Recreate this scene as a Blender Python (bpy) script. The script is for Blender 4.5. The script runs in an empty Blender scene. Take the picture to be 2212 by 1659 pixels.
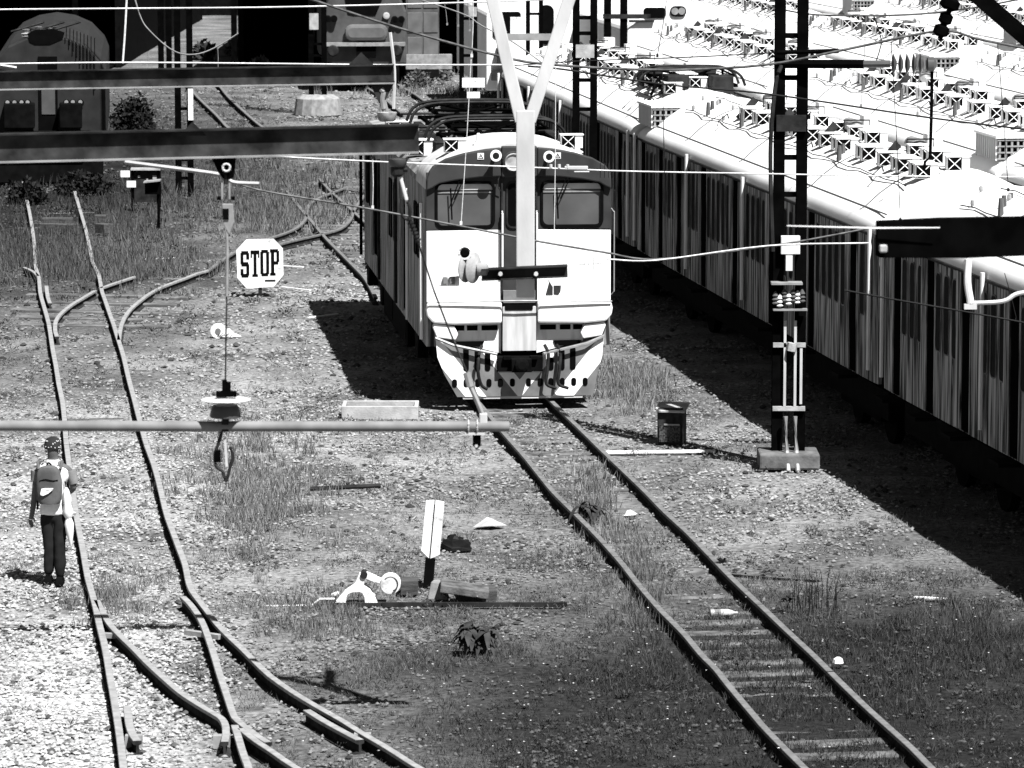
import bpy, bmesh, math, random
import numpy as np
from mathutils import Vector, Matrix, noise
random.seed(7); RNG = np.random.default_rng(7)
scene = bpy.context.scene
COL = scene.collection

# ------------------------------------------------------------------ camera
F, CX, CY, HC = 9130.0, 1106.0, 829.5, 8.5
PITCH = math.atan(1179.5 / F)
cam = bpy.data.cameras.new('camera'); co = bpy.data.objects.new('camera', cam); COL.objects.link(co)
co.location = (0, 0, HC); co.rotation_euler = (math.radians(90) - PITCH, 0, 0)
cam.sensor_width = 36.0; cam.lens = 36.0 * F / 2212.0
cam.clip_start = 0.5; cam.clip_end = 5000
cam.dof.use_dof = True; cam.dof.focus_distance = 60.0; cam.dof.aperture_fstop = 7.0
scene.camera = co

# ------------------------------------------------------------------ light
SUN_EL, SUN_AZ = math.radians(58), math.radians(147)      # azimuth clockwise from +Y
to_sun = Vector((math.sin(SUN_AZ) * math.cos(SUN_EL), math.cos(SUN_AZ) * math.cos(SUN_EL), math.sin(SUN_EL)))
w = bpy.data.worlds.new('World'); scene.world = w; w.use_nodes = True
nt = w.node_tree; nt.nodes.clear()
sky = nt.nodes.new('ShaderNodeTexSky'); sky.sky_type = 'NISHITA'; sky.sun_disc = False
sky.sun_elevation = SUN_EL; sky.sun_rotation = SUN_AZ; sky.air_density = 0.4; sky.dust_density = 0.3
bw = nt.nodes.new('ShaderNodeRGBToBW')
bg = nt.nodes.new('ShaderNodeBackground'); bg.inputs['Strength'].default_value = 0.05
wo = nt.nodes.new('ShaderNodeOutputWorld')
nt.links.new(sky.outputs[0], bw.inputs[0]); nt.links.new(bw.outputs[0], bg.inputs['Color']); nt.links.new(bg.outputs[0], wo.inputs['Surface'])
sun = bpy.data.lights.new('sun', 'SUN'); sun.energy = 5.0; sun.angle = math.radians(0.5); sun.color = (1, 1, 1)
so = bpy.data.objects.new('sun', sun); COL.objects.link(so)
so.rotation_euler = to_sun.to_track_quat('Z', 'Y').to_euler(); so.location = (20, -20, 40)
scene.view_settings.view_transform = 'Standard'; scene.view_settings.look = 'None'
scene.cycles.diffuse_bounces = 1; scene.cycles.glossy_bounces = 2
scene.view_settings.exposure = 1.1; scene.view_settings.gamma = 1.0

# ------------------------------------------------------------------ helpers
def ray(u, v):
    xc, yc = (u - CX) / F, -(v - CY) / F
    c, s = math.cos(PITCH), math.sin(PITCH)
    return Vector((xc, c + yc * s, -s + yc * c))
def G(u, v, z=0.0):
    d = ray(u, v); t = (HC - z) / (-d.z)
    return Vector((d.x * t, d.y * t, z))
def at(u, v, Y):
    d = ray(u, v); t = Y / d.y
    return Vector((d.x * t, Y, HC + d.z * t))

MATS = {}
def mat(name, a, b=None, scale=3.0, rough=0.8, metal=0.0, bump=0.0, stretch=(1, 1, 1), detail=5.0, lo=0.35, hi=0.65, spec=0.08, dist=0.0):
    """neutral procedural material: grey a mottled with grey b"""
    if name in MATS: return MATS[name]
    m = bpy.data.materials.new(name); m.use_nodes = True; MATS[name] = m
    n = m.node_tree; p = n.nodes['Principled BSDF']
    p.inputs['Roughness'].default_value = rough; p.inputs['Metallic'].default_value = metal
    p.inputs['Specular IOR Level'].default_value = spec
    if b is None: b = a * 0.8
    tc = n.nodes.new('ShaderNodeTexCoord'); mp = n.nodes.new('ShaderNodeMapping'); mp.inputs['Scale'].default_value = stretch
    tx = n.nodes.new('ShaderNodeTexNoise'); tx.inputs['Scale'].default_value = scale; tx.inputs['Detail'].default_value = detail
    tx.inputs['Distortion'].default_value = dist
    cr = n.nodes.new('ShaderNodeValToRGB')
    cr.color_ramp.elements[0].position = lo; cr.color_ramp.elements[0].color = (b, b, b, 1)
    cr.color_ramp.elements[1].position = hi; cr.color_ramp.elements[1].color = (a, a, a, 1)
    n.links.new(tc.outputs['Object'], mp.inputs[0]); n.links.new(mp.outputs[0], tx.inputs['Vector'])
    n.links.new(tx.outputs['Fac'], cr.inputs[0]); n.links.new(cr.outputs[0], p.inputs['Base Color'])
    if bump:
        t2 = n.nodes.new('ShaderNodeTexNoise'); t2.inputs['Scale'].default_value = scale * 6; t2.inputs['Detail'].default_value = 4
        bp = n.nodes.new('ShaderNodeBump'); bp.inputs['Strength'].default_value = bump; bp.inputs['Distance'].default_value = 0.01
        n.links.new(mp.outputs[0], t2.inputs['Vector'])
        n.links.new(t2.outputs['Fac'], bp.inputs['Height']); n.links.new(bp.outputs[0], p.inputs['Normal'])
    return m
def attr_mat(name, attr, rough=0.9, mul=1.0, transl=0.0):
    m = bpy.data.materials.new(name); m.use_nodes = True; MATS[name] = m
    n = m.node_tree; p = n.nodes['Principled BSDF']; p.inputs['Roughness'].default_value = rough
    p.inputs['Specular IOR Level'].default_value = 0.2
    at_ = n.nodes.new('ShaderNodeAttribute'); at_.attribute_name = attr
    mx = n.nodes.new('ShaderNodeMath'); mx.operation = 'MULTIPLY'; mx.inputs[1].default_value = mul
    n.links.new(at_.outputs['Fac'], mx.inputs[0]); n.links.new(mx.outputs[0], p.inputs['Base Color'])
    return m

steel_dark = mat('dark_steel', 0.030, 0.010, 5, 0.7, 0.0, 0.3)
beam_web = mat('beam_web', 0.05, 0.012, 4.5, 0.8, 0.0, 0.3, detail=3)
steel_black = mat('black_steel', 0.003, 0.0015, 6, 0.9, spec=0.0)
steel_grey = mat('galvanised_steel', 0.32, 0.22, 8, 0.55, 0.2)
steel_light = mat('pale_steel', 0.55, 0.40, 3.5, 0.6, 0.0, 0.2, stretch=(1, 1, .35))
rail_steel = mat('rail_steel', 0.30, 0.21, 9, 0.6, 0.0)  # paler tone on the left-track steel carries the haze there
rail_side = mat('rail_side_rust', 0.04, 0.015, 9, 0.9, 0.0, spec=0.02)  # rust on web and foot, darkened further to carry their shade
rail_rust = mat('rail_rust', 0.17, 0.11, 9, 0.7, 0.0)
wire_dark = mat('wire_dark', 0.02, 0.012, 5)
wire_grey = mat('wire_grey', 0.25, 0.15, 5)
wire_white = mat('wire_bright', 0.75, 0.5, 30)
white_paint = mat('white_paint', 0.82, 0.70, 2.0, 0.45)
white_dirty = mat('white_paint_worn', 0.80, 0.35, 9.0, 0.7, lo=0.28, hi=0.42)
roof_white = mat('roof_paint', 0.86, 0.76, 0.9, 0.6)
front_white = mat('cab_white', 0.86, 0.60, 2.2, 0.5, stretch=(3, 3, .5), detail=8, lo=.24, hi=.42)
cab_grey = mat('cab_grey', 0.045, 0.03, 3, 0.5)
cab_mid = mat('cab_stripe_grey', 0.20, 0.13, 4, 0.6)
side_grey = mat('coach_side', 0.40, 0.012, 2.6, 0.7, stretch=(5, 5, .30), detail=10, lo=0.42, hi=0.60, bump=0.1, dist=.6)
side_grey2 = mat('coach_side_pale', 0.46, 0.03, 2.6, 0.7, stretch=(5, 5, .3), detail=10, lo=0.40, hi=0.6, bump=0.1, dist=.6)
glass_dark = mat('window_glass', 0.003, 0.002, 2, 0.6, spec=0.02)
cab_glass = mat('cab_glass', 0.10, 0.06, 1.2, 0.35, spec=0.1)
rubber = mat('rubber', 0.005, 0.003, 5, 0.8, spec=0.02)
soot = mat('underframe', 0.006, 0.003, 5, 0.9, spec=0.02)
hole_black = mat('opening', 0.004, 0.003, 5, 1.0, spec=0.0)
concrete = mat('concrete', 0.30, 0.18, 6, 0.95, bump=0.4)
concrete_pale = mat('concrete_pale', 0.42, 0.28, 6, 0.95, bump=0.4)
timber = mat('old_timber', 0.09, 0.04, 7, 0.95, bump=0.5, stretch=(.5, 4, 4))
sleeper_m = mat('sleeper', 0.15, 0.05, 5, 0.95, bump=0.5)
porcelain = mat('porcelain', 0.10, 0.06, 3, 0.3)
porcelain_w = mat('porcelain_pale', 0.7, 0.6, 3, 0.3)
leaf_m = mat('leaf', 0.05, 0.02, 9, 0.6)
leaf_dark = mat('leaf_dark', 0.02, 0.008, 9, 0.7)
leaf_pale = mat('leaf_pale', 0.16, 0.07, 9, 0.7)
loco_grey = mat('loco_grey', 0.028, 0.018, 3, 0.6)
loco_mid = mat('loco_mid', 0.085, 0.05, 2, 0.5)
skin_m = mat('skin', 0.12, 0.09, 6, 0.55)
shirt_w = mat('shirt_white', 0.78, 0.72, 6, 0.9)
shirt_g = mat('shirt_grey', 0.22, 0.15, 8, 0.9)
jeans = mat('trousers', 0.018, 0.012, 10, 0.9)
bag_g = mat('bag_cloth', 0.13, 0.06, 4, 0.8)
cap_m = mat('cap_cloth', 0.03, 0.02, 10, 0.9)
plastic_black = mat('bag_plastic', 0.012, 0.006, 4, 0.35)
plastic_clear = mat('bottle_plastic', 0.5, 0.3, 6, 0.3)

class MB:
    def __init__(self): self.v = []; self.f = []
    def add(self, vs, fs):
        o = len(self.v); self.v += [Vector(p) for p in vs]; self.f += [tuple(i + o for i in f) for f in fs]; return self
    def box(self, c, s, rz=0.0, M=None):
        hx, hy, hz = s[0] / 2, s[1] / 2, s[2] / 2
        vs = [Vector((x, y, z)) for z in (-hz, hz) for x, y in ((-hx, -hy), (hx, -hy), (hx, hy), (-hx, hy))]
        R = M if M is not None else Matrix.Rotation(rz, 3, 'Z')
        vs = [R @ p + Vector(c) for p in vs]
        return self.add(vs, [(0, 3, 2, 1), (4, 5, 6, 7), (0, 1, 5, 4), (1, 2, 6, 5), (2, 3, 7, 6), (3, 0, 4, 7)])
    def bar(self, a, b, wx, wz, up=(0, 0, 1)):
        a, b = Vector(a), Vector(b); d = (b - a); L = d.length; d.normalize(); up = Vector(up)
        if abs(d.dot(up)) > .99: up = Vector((0, 1, 0))
        x = d.cross(up).normalized(); z = x.cross(d).normalized()
        M = Matrix((x, d, z)).transposed()
        return self.box((a + b) / 2, (wx, L, wz), M=M)
    def tube(self, pts, r, n=6, cap=True):
        pts = [Vector(p) for p in pts]; rings = []
        rs = r if isinstance(r, (list, tuple)) else [r] * len(pts)
        for i, p in enumerate(pts):
            t = (pts[min(i + 1, len(pts) - 1)] - pts[max(i - 1, 0)])
            if t.length < 1e-9: t = Vector((0, 0, 1))
            t.normalize(); up = Vector((0, 0, 1)) if abs(t.z) < .95 else Vector((0, 1, 0))
            x = t.cross(up).normalized(); y = x.cross(t).normalized()
            rings.append([p + (x * math.cos(2 * math.pi * k / n) + y * math.sin(2 * math.pi * k / n)) * rs[i] for k in range(n)])
        vs = [q for rg in rings for q in rg]; fs = []
        for i in range(len(pts) - 1):
            for k in range(n):
                fs.append((i * n + k, i * n + (k + 1) % n, (i + 1) * n + (k + 1) % n, (i + 1) * n + k))
        if cap: fs += [tuple(range(n - 1, -1, -1)), tuple((len(pts) - 1) * n + k for k in range(n))]
        return self.add(vs, fs)
    def lathe(self, prof, c=(0, 0, 0), axis=(0, 0, 1), n=16):
        ax = Vector(axis).normalized(); up = Vector((0, 0, 1)) if abs(ax.z) < .95 else Vector((0, 1, 0))
        x = ax.cross(up).normalized(); y = x.cross(ax).normalized(); c = Vector(c)
        vs = [c + ax * h + (x * math.cos(2 * math.pi * k / n) + y * math.sin(2 * math.pi * k / n)) * r for r, h in prof for k in range(n)]
        fs = [(i * n + k, i * n + (k + 1) % n, (i + 1) * n + (k + 1) % n, (i + 1) * n + k) for i in range(len(prof) - 1) for k in range(n)]
        fs += [tuple(range(n - 1, -1, -1)), tuple((len(prof) - 1) * n + k for k in range(n))]
        return self.add(vs, fs)
    def prism(self, poly, a, b, plane='xz'):
        """extrude 2D polygon; plane xz: poly (x,z) between y=a..b ; xy: between z=a..b; yz: between x=a..b"""
        def P(p, t):
            return (p[0], t, p[1]) if plane == 'xz' else ((p[0], p[1], t) if plane == 'xy' else (t, p[0], p[1]))
        n = len(poly); vs = [P(p, a) for p in poly] + [P(p, b) for p in poly]
        fs = [tuple(range(n - 1, -1, -1)), tuple(range(n, 2 * n))] + [(i, (i + 1) % n, n + (i + 1) % n, n + i) for i in range(n)]
        return self.add(vs, fs)
    def build(self, name, m, parent=None, smooth=False, bevel=0.0, center=False):
        me = bpy.data.meshes.new(name)
        vs = self.v; off = Vector((0, 0, 0))
        if center:
            xs = [p.x for p in vs]; ys = [p.y for p in vs]; zs = [p.z for p in vs]
            off = Vector(((min(xs) + max(xs)) / 2, (min(ys) + max(ys)) / 2, min(zs))); vs = [p - off for p in vs]
        me.from_pydata([tuple(p) for p in vs], [], self.f)
        bm = bmesh.new(); bm.from_mesh(me); bmesh.ops.recalc_face_normals(bm, faces=bm.faces)
        bm.to_mesh(me); bm.free()
        if smooth:
            for p in me.polygons: p.use_smooth = True
        me.materials.append(m)
        o = bpy.data.objects.new(name, me); COL.objects.link(o); o.location = off
        if parent is not None: o.parent = parent
        if smooth:
            try: me.set_sharp_from_angle(angle=math.radians(42))
            except Exception: pass
        if bevel:
            b = o.modifiers.new('bevel', 'BEVEL'); b.width = bevel; b.segments = 2; b.limit_method = 'ANGLE'
        return o

def tag(o, label=None, cat=None, group=None, kind=None):
    if label: o['label'] = label
    if cat: o['category'] = cat
    if group: o['group'] = group
    if kind: o['kind'] = kind
    return o
def thing(name, label, cat, loc=(0, 0, 0), rz=0.0, group=None):
    o = bpy.data.objects.new(name, None); COL.objects.link(o); o.empty_display_size = .2
    o.location = loc; o.rotation_euler = (0, 0, rz); return tag(o, label, cat, group)
def kids(o): return [c for c in list(COL.objects) if c.parent == o]
CHILD = {}
def copy_tree(o, parent=None, cmap=None):
    if cmap is None:
        cmap = {}
        for c in COL.objects:
            if c.parent is not None: cmap.setdefault(c.parent.name, []).append(c)
    c = o.copy(); COL.objects.link(c); c.parent = parent
    for ch in cmap.get(o.name, []): copy_tree(ch, c, cmap)
    return c
def rrect(x0, x1, z0, z1, r, n=4):
    pts = []
    for cx, cz, a0 in ((x1 - r, z1 - r, 0), (x0 + r, z1 - r, 90), (x0 + r, z0 + r, 180), (x1 - r, z0 + r, 270)):
        for k in range(n + 1):
            a = math.radians(a0 + 90 * k / n); pts.append((cx + r * math.cos(a), cz + r * math.sin(a)))
    return pts
def ring_prism(mb, outer, inner, a, b, plane='xz'):
    n = len(outer)
    def P(p, t): return (p[0], t, p[1]) if plane == 'xz' else (t, p[0], p[1])
    vs = [P(p, a) for p in outer] + [P(p, a) for p in inner] + [P(p, b) for p in outer] + [P(p, b) for p in inner]
    fs = []
    for i in range(n):
        j = (i + 1) % n
        fs += [(i, j, n + j, n + i), (2 * n + i, 3 * n + i, 3 * n + j, 2 * n + j), (i, 2 * n + i, 2 * n + j, j), (n + i, n + j, 3 * n + j, 3 * n + i)]
    return mb.add(vs, fs)
def clip(poly, a, b, c):
    """keep a*x+b*z<=c"""
    out = []
    for i in range(len(poly)):
        p, q = poly[i], poly[(i + 1) % len(poly)]
        dp, dq = a * p[0] + b * p[1] - c, a * q[0] + b * q[1] - c
        if dp <= 0: out.append(p)
        if dp * dq < 0:
            t = dp / (dp - dq); out.append((p[0] + (q[0] - p[0]) * t, p[1] + (q[1] - p[1]) * t))
    return out
def catmull(pts, k=4):
    out = []
    P = [Vector(p) for p in pts]; P = [P[0] * 2 - P[1]] + P + [P[-1] * 2 - P[-2]]
    for i in range(1, len(P) - 2):
        for j in range(k):
            t = j / k; a, b, c, d = P[i - 1:i + 3]
            out.append(.5 * ((2 * b) + (c - a) * t + (2 * a - 5 * b + 4 * c - d) * t * t + (3 * b - a - 3 * c + d) * t ** 3))
    out.append(P[-2]); return out
def instance_mesh(name, base_v, base_f, mats44, tones, m, attr='tone', kind='stuff', smooth=False):
    """join many transformed copies (N x 3x4) of a tiny mesh into one stuff object"""
    base_v = np.asarray(base_v, float); base_f = np.asarray(base_f, int); N = len(mats44); nv, nf, k = len(base_v), len(base_f), base_f.shape[1]
    V = np.einsum('nij,vj->nvi', mats44[:, :, :3], base_v) + mats44[:, None, :, 3]
    Fc = (base_f[None] + (np.arange(N) * nv)[:, None, None]).reshape(-1)
    me = bpy.data.meshes.new(name); me.vertices.add(N * nv); me.vertices.foreach_set('co', V.reshape(-1).astype(np.float32))
    me.loops.add(N * nf * k); me.loops.foreach_set('vertex_index', Fc.astype(np.int32))
    me.polygons.add(N * nf); me.polygons.foreach_set('loop_start', (np.arange(N * nf) * k).astype(np.int32))
    me.update(calc_edges=True)
    a = me.attributes.new(attr, 'FLOAT', 'POINT'); a.data.foreach_set('value', np.repeat(tones, nv).astype(np.float32))
    me.materials.append(m); o = bpy.data.objects.new(name, me); COL.objects.link(o); o['kind'] = kind
    return o

# ------------------------------------------------------------------ terrain fields (surface kinds, with some shade and haze painted in)
def gauss(X, Y, u, v, su, sv):
    """bump at the ground point seen at (u,v), widths in metres"""
    p = G(u, v); return np.exp(-((X - p.x) / su) ** 2 - ((Y - p.y) / sv) ** 2)
def nz(X, Y, s, seed=0.0):
    sh = np.shape(X); xs = np.ravel(X); ys = np.ravel(Y)
    return np.array([noise.noise(Vector((x * s + seed, y * s - seed, seed))) for x, y in zip(xs, ys)]).reshape(sh)
def pale_field(X, Y):      # fresh pale ballast by the left turnout, tone raised for the hazy corner
    f = 1.2 * gauss(X, Y, 60, 1640, 1.7, 7.0) + 0.55 * gauss(X, Y, 0, 1150, 2.2, 9) + 0.35 * gauss(X, Y, 620, 950, 3.2, 8) + 0.3 * gauss(X, Y, 1650, 1080, 1.4, 6) + .32 * gauss(X, Y, 700, 640, 3, 10) + .3 * gauss(X, Y, 800, 230, 4.5, 22)
    return np.clip(f, 0, 1.2)
def soil_shade_field(X, Y):      # dark weedy soil, with corner shadow and vignette painted into its tone
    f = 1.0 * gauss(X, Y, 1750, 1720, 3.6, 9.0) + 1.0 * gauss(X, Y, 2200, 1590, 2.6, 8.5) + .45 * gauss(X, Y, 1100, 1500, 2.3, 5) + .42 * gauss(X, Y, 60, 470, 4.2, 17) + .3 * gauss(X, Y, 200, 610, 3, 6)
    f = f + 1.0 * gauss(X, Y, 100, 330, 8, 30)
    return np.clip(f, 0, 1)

# ------------------------------------------------------------------ ground
ys = np.concatenate([[-60, 0, 15], np.arange(28, 112, 0.4), np.arange(112, 260, 4), [300, 400, 700, 1500]])
xs = np.concatenate([[-900, -300, -120, -60, -40], np.arange(-26, 26.1, 0.5), [40, 60, 120, 300, 900]])
XX, YY = np.meshgrid(xs, ys); 
ZZ = 0.035 * nz(XX, YY, 0.45, 3.1) + 0.02 * nz(XX, YY, 1.6, 8.2) - 0.02
nY, nX = XX.shape
gv = np.stack([XX, YY, ZZ], -1).reshape(-1, 3)
idx = np.arange(nY * nX).reshape(nY, nX)
gf = np.stack([idx[:-1, :-1], idx[:-1, 1:], idx[1:, 1:], idx[1:, :-1]], -1).reshape(-1, 4)
me = bpy.data.meshes.new('ground'); me.from_pydata(gv.tolist(), [], gf.tolist())
for nm, fld in (('pale', pale_field), ('dark', soil_shade_field)):
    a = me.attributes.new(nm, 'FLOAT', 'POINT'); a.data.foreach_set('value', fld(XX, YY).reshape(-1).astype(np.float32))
gm = bpy.data.materials.new('ground_soil'); gm.use_nodes = True; n = gm.node_tree; p = n.nodes['Principled BSDF']
p.inputs['Roughness'].default_value = 1.0; p.inputs['Specular IOR Level'].default_value = 0.1
tc = n.nodes.new('ShaderNodeTexCoord')
def nnoise(s, d=6, dist=0.0):
    t = n.nodes.new('ShaderNodeTexNoise'); t.inputs['Scale'].default_value = s; t.inputs['Detail'].default_value = d; t.inputs['Distortion'].default_value = dist
    n.links.new(tc.outputs['Object'], t.inputs['Vector']); return t.outputs['Fac']
def nmath(op, a, b=None):
    t = n.nodes.new('ShaderNodeMath'); t.operation = op
    for i, q in enumerate((a, b)):
        if q is None: continue
        if isinstance(q, (int, float)): t.inputs[i].default_value = q
        else: n.links.new(q, t.inputs[i])
    return t.outputs[0]
def nramp(fac, stops):
    t = n.nodes.new('ShaderNodeValToRGB'); e = t.color_ramp.elements
    while len(e) < len(stops): e.new(0.5)
    for el, (ps, c) in zip(e, stops): el.position = ps; el.color = (c, c, c, 1)
    n.links.new(fac, t.inputs[0]); return t.outputs[0]
def nattr(nm):
    t = n.nodes.new('ShaderNodeAttribute'); t.attribute_name = nm; return t.outputs['Fac']
big = nramp(nnoise(0.55, 6, .4), [(0.3, 0.07), (0.5, 0.135), (0.68, 0.21)])
fine = nramp(nnoise(14, 5), [(0.33, 0.5), (0.5, 0.95), (0.66, 1.35)])
base = nmath('MULTIPLY', big, fine)
pal = nmath('ADD', nmath('MULTIPLY', nattr('pale'), 1.5), 1.0)
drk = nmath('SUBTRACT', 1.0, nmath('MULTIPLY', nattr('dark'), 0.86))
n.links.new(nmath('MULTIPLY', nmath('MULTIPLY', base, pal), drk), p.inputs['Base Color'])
bp = n.nodes.new('ShaderNodeBump'); bp.inputs['Strength'].default_value = 0.9; bp.inputs['Distance'].default_value = 0.04
n.links.new(nnoise(22, 4), bp.inputs['Height']); n.links.new(bp.outputs[0], p.inputs['Normal'])
me.materials.append(gm)
for q in me.polygons: q.use_smooth = True
ground = bpy.data.objects.new('ground', me); COL.objects.link(ground); tag(ground, 'weedy gravel ground of the railway yard', kind='structure')

# ------------------------------------------------------------------ tracks
ZR = 0.125
RAIL = [(-.055, -.15), (.055, -.15), (.055, -.135), (.012, -.118), (.012, -.045), (.036, -.035), (.036, -.004), (.033, 0), (-.033, 0), (-.036, -.004), (-.036, -.035), (-.012, -.045), (-.012, -.118), (-.055, -.135)]
RAIL_MESHES = []; trL_ref = [None]
def rail(name, uv, parent, zr=ZR, sub=3, scale=1.0):
    pts = catmull([G(u, v, zr) for u, v in uv], sub)
    mb = MB(); n_ = len(RAIL); vs = []
    for i, q in enumerate(pts):
        t = pts[min(i + 1, len(pts) - 1)] - pts[max(i - 1, 0)]; t.z = 0; t.normalize(); x = Vector((-t.y, t.x, 0))
        vs += [q + x * a * scale + Vector((0, 0, b)) for a, b in RAIL]
    fs = [(i * n_ + k, i * n_ + (k + 1) % n_, (i + 1) * n_ + (k + 1) % n_, (i + 1) * n_ + k) for i in range(len(pts) - 1) for k in range(n_)]
    fs += [tuple(range(n_)), tuple((len(pts) - 1) * n_ + k for k in range(n_ - 1, -1, -1))]
    mb.add(vs, fs); o = mb.build(name, rail_rust if parent is not trL_ref[0] else rail_steel, parent); RAIL_MESHES.append(pts)
    o.data.materials.append(rail_side)
    for q in o.data.polygons:
        if q.center.z < zr - .036: q.material_index = 1
    return pts
sl_mesh = None
def sleeper(parent, c, rz, L=2.1, wdt=0.24):
    global sl_mesh
    if sl_mesh is None:
        mb = MB(); mb.prism([(-.12, -.1), (.12, -.1), (.12, .0), (.10, .015), (-.10, .015), (-.12, 0)], -.5, .5, 'yz')
        o = mb.build('sleeper', sleeper_m, parent); sl_mesh = o.data
    else:
        o = bpy.data.objects.new('sleeper', sl_mesh); COL.objects.link(o); o.parent = parent
    o.location = c; o.rotation_euler = (random.uniform(-.02, .02), random.uniform(-.01, .01), rz); o.scale = (L, wdt / .24, 1)
def interp_y(pts, Y):
    for a, b in zip(pts, pts[1:]):
        if min(a.y, b.y) <= Y <= max(a.y, b.y) and abs(a.y - b.y) > 1e-6:
            return a + (b - a) * ((Y - a.y) / (b.y - a.y))
    return None
def sleepers(parent, A, B, y0, y1, step=.62, ext=0.45, skip=0.0, z=0.0):
    Y = y0
    while Y < y1:
        a, b = interp_y(A, Y), interp_y(B, Y)
        if a is not None and b is not None and random.random() > skip:
            # local direction of the track -> sleeper square to it
            a2, b2 = interp_y(A, Y + .5), interp_y(B, Y + .5)
            if a2 is not None and b2 is not None:
                d = ((a2 + b2) - (a + b)); d.normalize(); rz = math.atan2(-d.x, d.y); c = (a + b) / 2
                sleeper(parent, (c.x, c.y, z + random.uniform(-.012, .006)), rz + random.uniform(-.02, .02), min((b - a).length + 2 * ext, 3.6))
        Y += step
# right-hand track, the one the train stands on
trR = thing('railway_track', 'straight weed-grown track running from under the white-fronted train to the lower right corner', 'railway track'); trR['kind'] = 'structure'
RL = [(1739, 1659), (1659, 1579), (1626, 1541), (1598, 1508), (1573, 1478), (1546, 1444), (1516, 1414), (1483, 1374), (1456, 1346), (1428, 1318), (1393, 1278), (1366, 1245), (1346, 1219), (1318, 1187), (1288, 1154), (1256, 1122), (1231, 1097), (1196, 1062), (1168, 1028), (1136, 988), (1106, 954), (1085, 930), (1050, 888)]
RR = [(2014, 1659), (1971, 1616), (1921, 1571), (1871, 1526), (1809, 1466), (1759, 1416), (1701, 1362), (1659, 1322), (1581, 1248), (1531, 1196), (1486, 1150), (1438, 1106), (1393, 1060), (1346, 1015), (1306, 977), (1256, 928), (1204, 878)]
def extend(uv, k0=None, k1=None):
    return uv
pRL = rail('rail', [(1835, 1750), *RL, (985, 810), (925, 735), (870, 662), (826, 606), (790, 556)], trR)
pRR = rail('rail', [(2115, 1750), *RR, (1135, 808), (1060, 730), (995, 660), (945, 602), (905, 552)], trR)
sleepers(trR, pRL, pRR, 36.5, 86, .56, .0, .1, z=-.012)
# left-hand track with two turnouts
trL = thing('railway_track', 'curving track with two sets of points running up the left of the yard', 'railway track'); trL['kind'] = 'structure'; trL_ref[0] = trL
L1 = [(279, 1740), (267, 1659), (262, 1614), (256, 1569), (250, 1531), (244, 1494), (237, 1456), (231, 1419), (224, 1384), (215, 1349), (207, 1311), (199, 1281), (189, 1244), (180, 1192), (172, 1150), (164, 1107), (156, 1050), (149, 1000), (145, 970), (142, 942), (140, 912), (135, 867), (127, 829), (121, 790), (115, 760), (111, 735), (105, 697), (94, 658), (87, 632), (84, 600), (78, 580), (76, 560), (75, 540), (71, 502), (66, 470), (60, 440), (54, 415), (48, 385), (42, 350), (36, 310)]
pL1 = rail('rail', L1, trL, sub=2)
L2 = [(908, 1659), (868, 1634), (828, 1609), (778, 1580), (740, 1556), (690, 1528), (635, 1495), (585, 1460), (553, 1430), (525, 1402), (495, 1374), (470, 1348), (450, 1322), (432, 1299), (414, 1274), (406, 1250), (400, 1219), (388, 1187), (375, 1152), (362, 1117), (352, 1079), (342, 1037), (331, 999), (317, 962), (307, 927), (299, 897), (290, 862), (281, 829), (275, 805), (267, 770), (257, 737), (252, 722), (246, 702), (237, 677), (226, 645), (220, 628), (216, 605), (211, 587), (200, 565), (190, 515), (181, 480), (172, 450), (162, 415), (152, 380), (142, 345), (134, 310)]
pL2 = rail('rail', [(1060, 1745)] + L2, trL, sub=2)
pB1 = rail('switch_rail', [(209, 1296), (221, 1319), (238, 1348), (262, 1374), (290, 1401), (322, 1434), (357, 1466), (392, 1496), (430, 1521), (462, 1540), (479, 1551), (487, 1566), (488, 1586), (485, 1602)], trL)
pB2 = rail('switch_rail', [(395, 1288), (412, 1305), (430, 1330), (441, 1352), (447, 1368), (456, 1394), (466, 1426), (475, 1456), (485, 1486), (495, 1516), (504, 1542), (514, 1556), (553, 1586), (580, 1603)], trL)
pB3 = rail('crossing_rail', [(507, 1566), (515, 1592), (523, 1619), (531, 1642), (537, 1659), (556, 1740)], trL)
pB4 = rail('crossing_rail', [(520, 1573), (553, 1599), (585, 1620), (615, 1641), (643, 1659), (780, 1745)], trL)
rail('check_rail', [(275, 1524), (277, 1545), (280, 1566), (287, 1586), (297, 1600)], trL, scale=1.1)
rail('check_rail', [(663, 1533), (700, 1556), (740, 1578), (778, 1598)], trL, scale=1.1)
rail('switch_rail', [(123, 727), (119, 712), (121, 692), (133, 675), (155, 657), (180, 642), (205, 627)], trL)
rail('crossing_rail', [(216, 622), (250, 610), (290, 597)], trL)
rail('crossing_rail', [(52, 577), (72, 586), (82, 596)], trL)
rail('check_rail', [(100, 617), (103, 640), (108, 655)], trL)
pD = rail('switch_rail', [(257, 734), (260, 710), (268, 687), (282, 667), (301, 650), (325, 632), (350, 619), (375, 609), (400, 600), (425, 590), (450, 583)], trL)
sleepers(trL, pL1, pB2 + pL2[-70:], 39, 105, .62, .35, .25, z=-.045)
for (u0, v0, u1, v1) in ((100, 628, 350, 650), (95, 645, 345, 668), (90, 660, 330, 690), (85, 678, 310, 700), (90, 692, 325, 716), (320, 600, 425, 606), (310, 640, 400, 646)):
    a, b = G(u0, v0), G(u1, v1); sleeper(trL, ((a.x + b.x) / 2, (a.y + b.y) / 2, .012), math.atan2(b.y - a.y, b.x - a.x) * .25, (b - a).length, .26)
for (u, v) in ((150, 1640), (170, 1600)): pass
mbx = MB()
for (u, v, wd) in ((1770, 480, 0), ): pass
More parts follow.
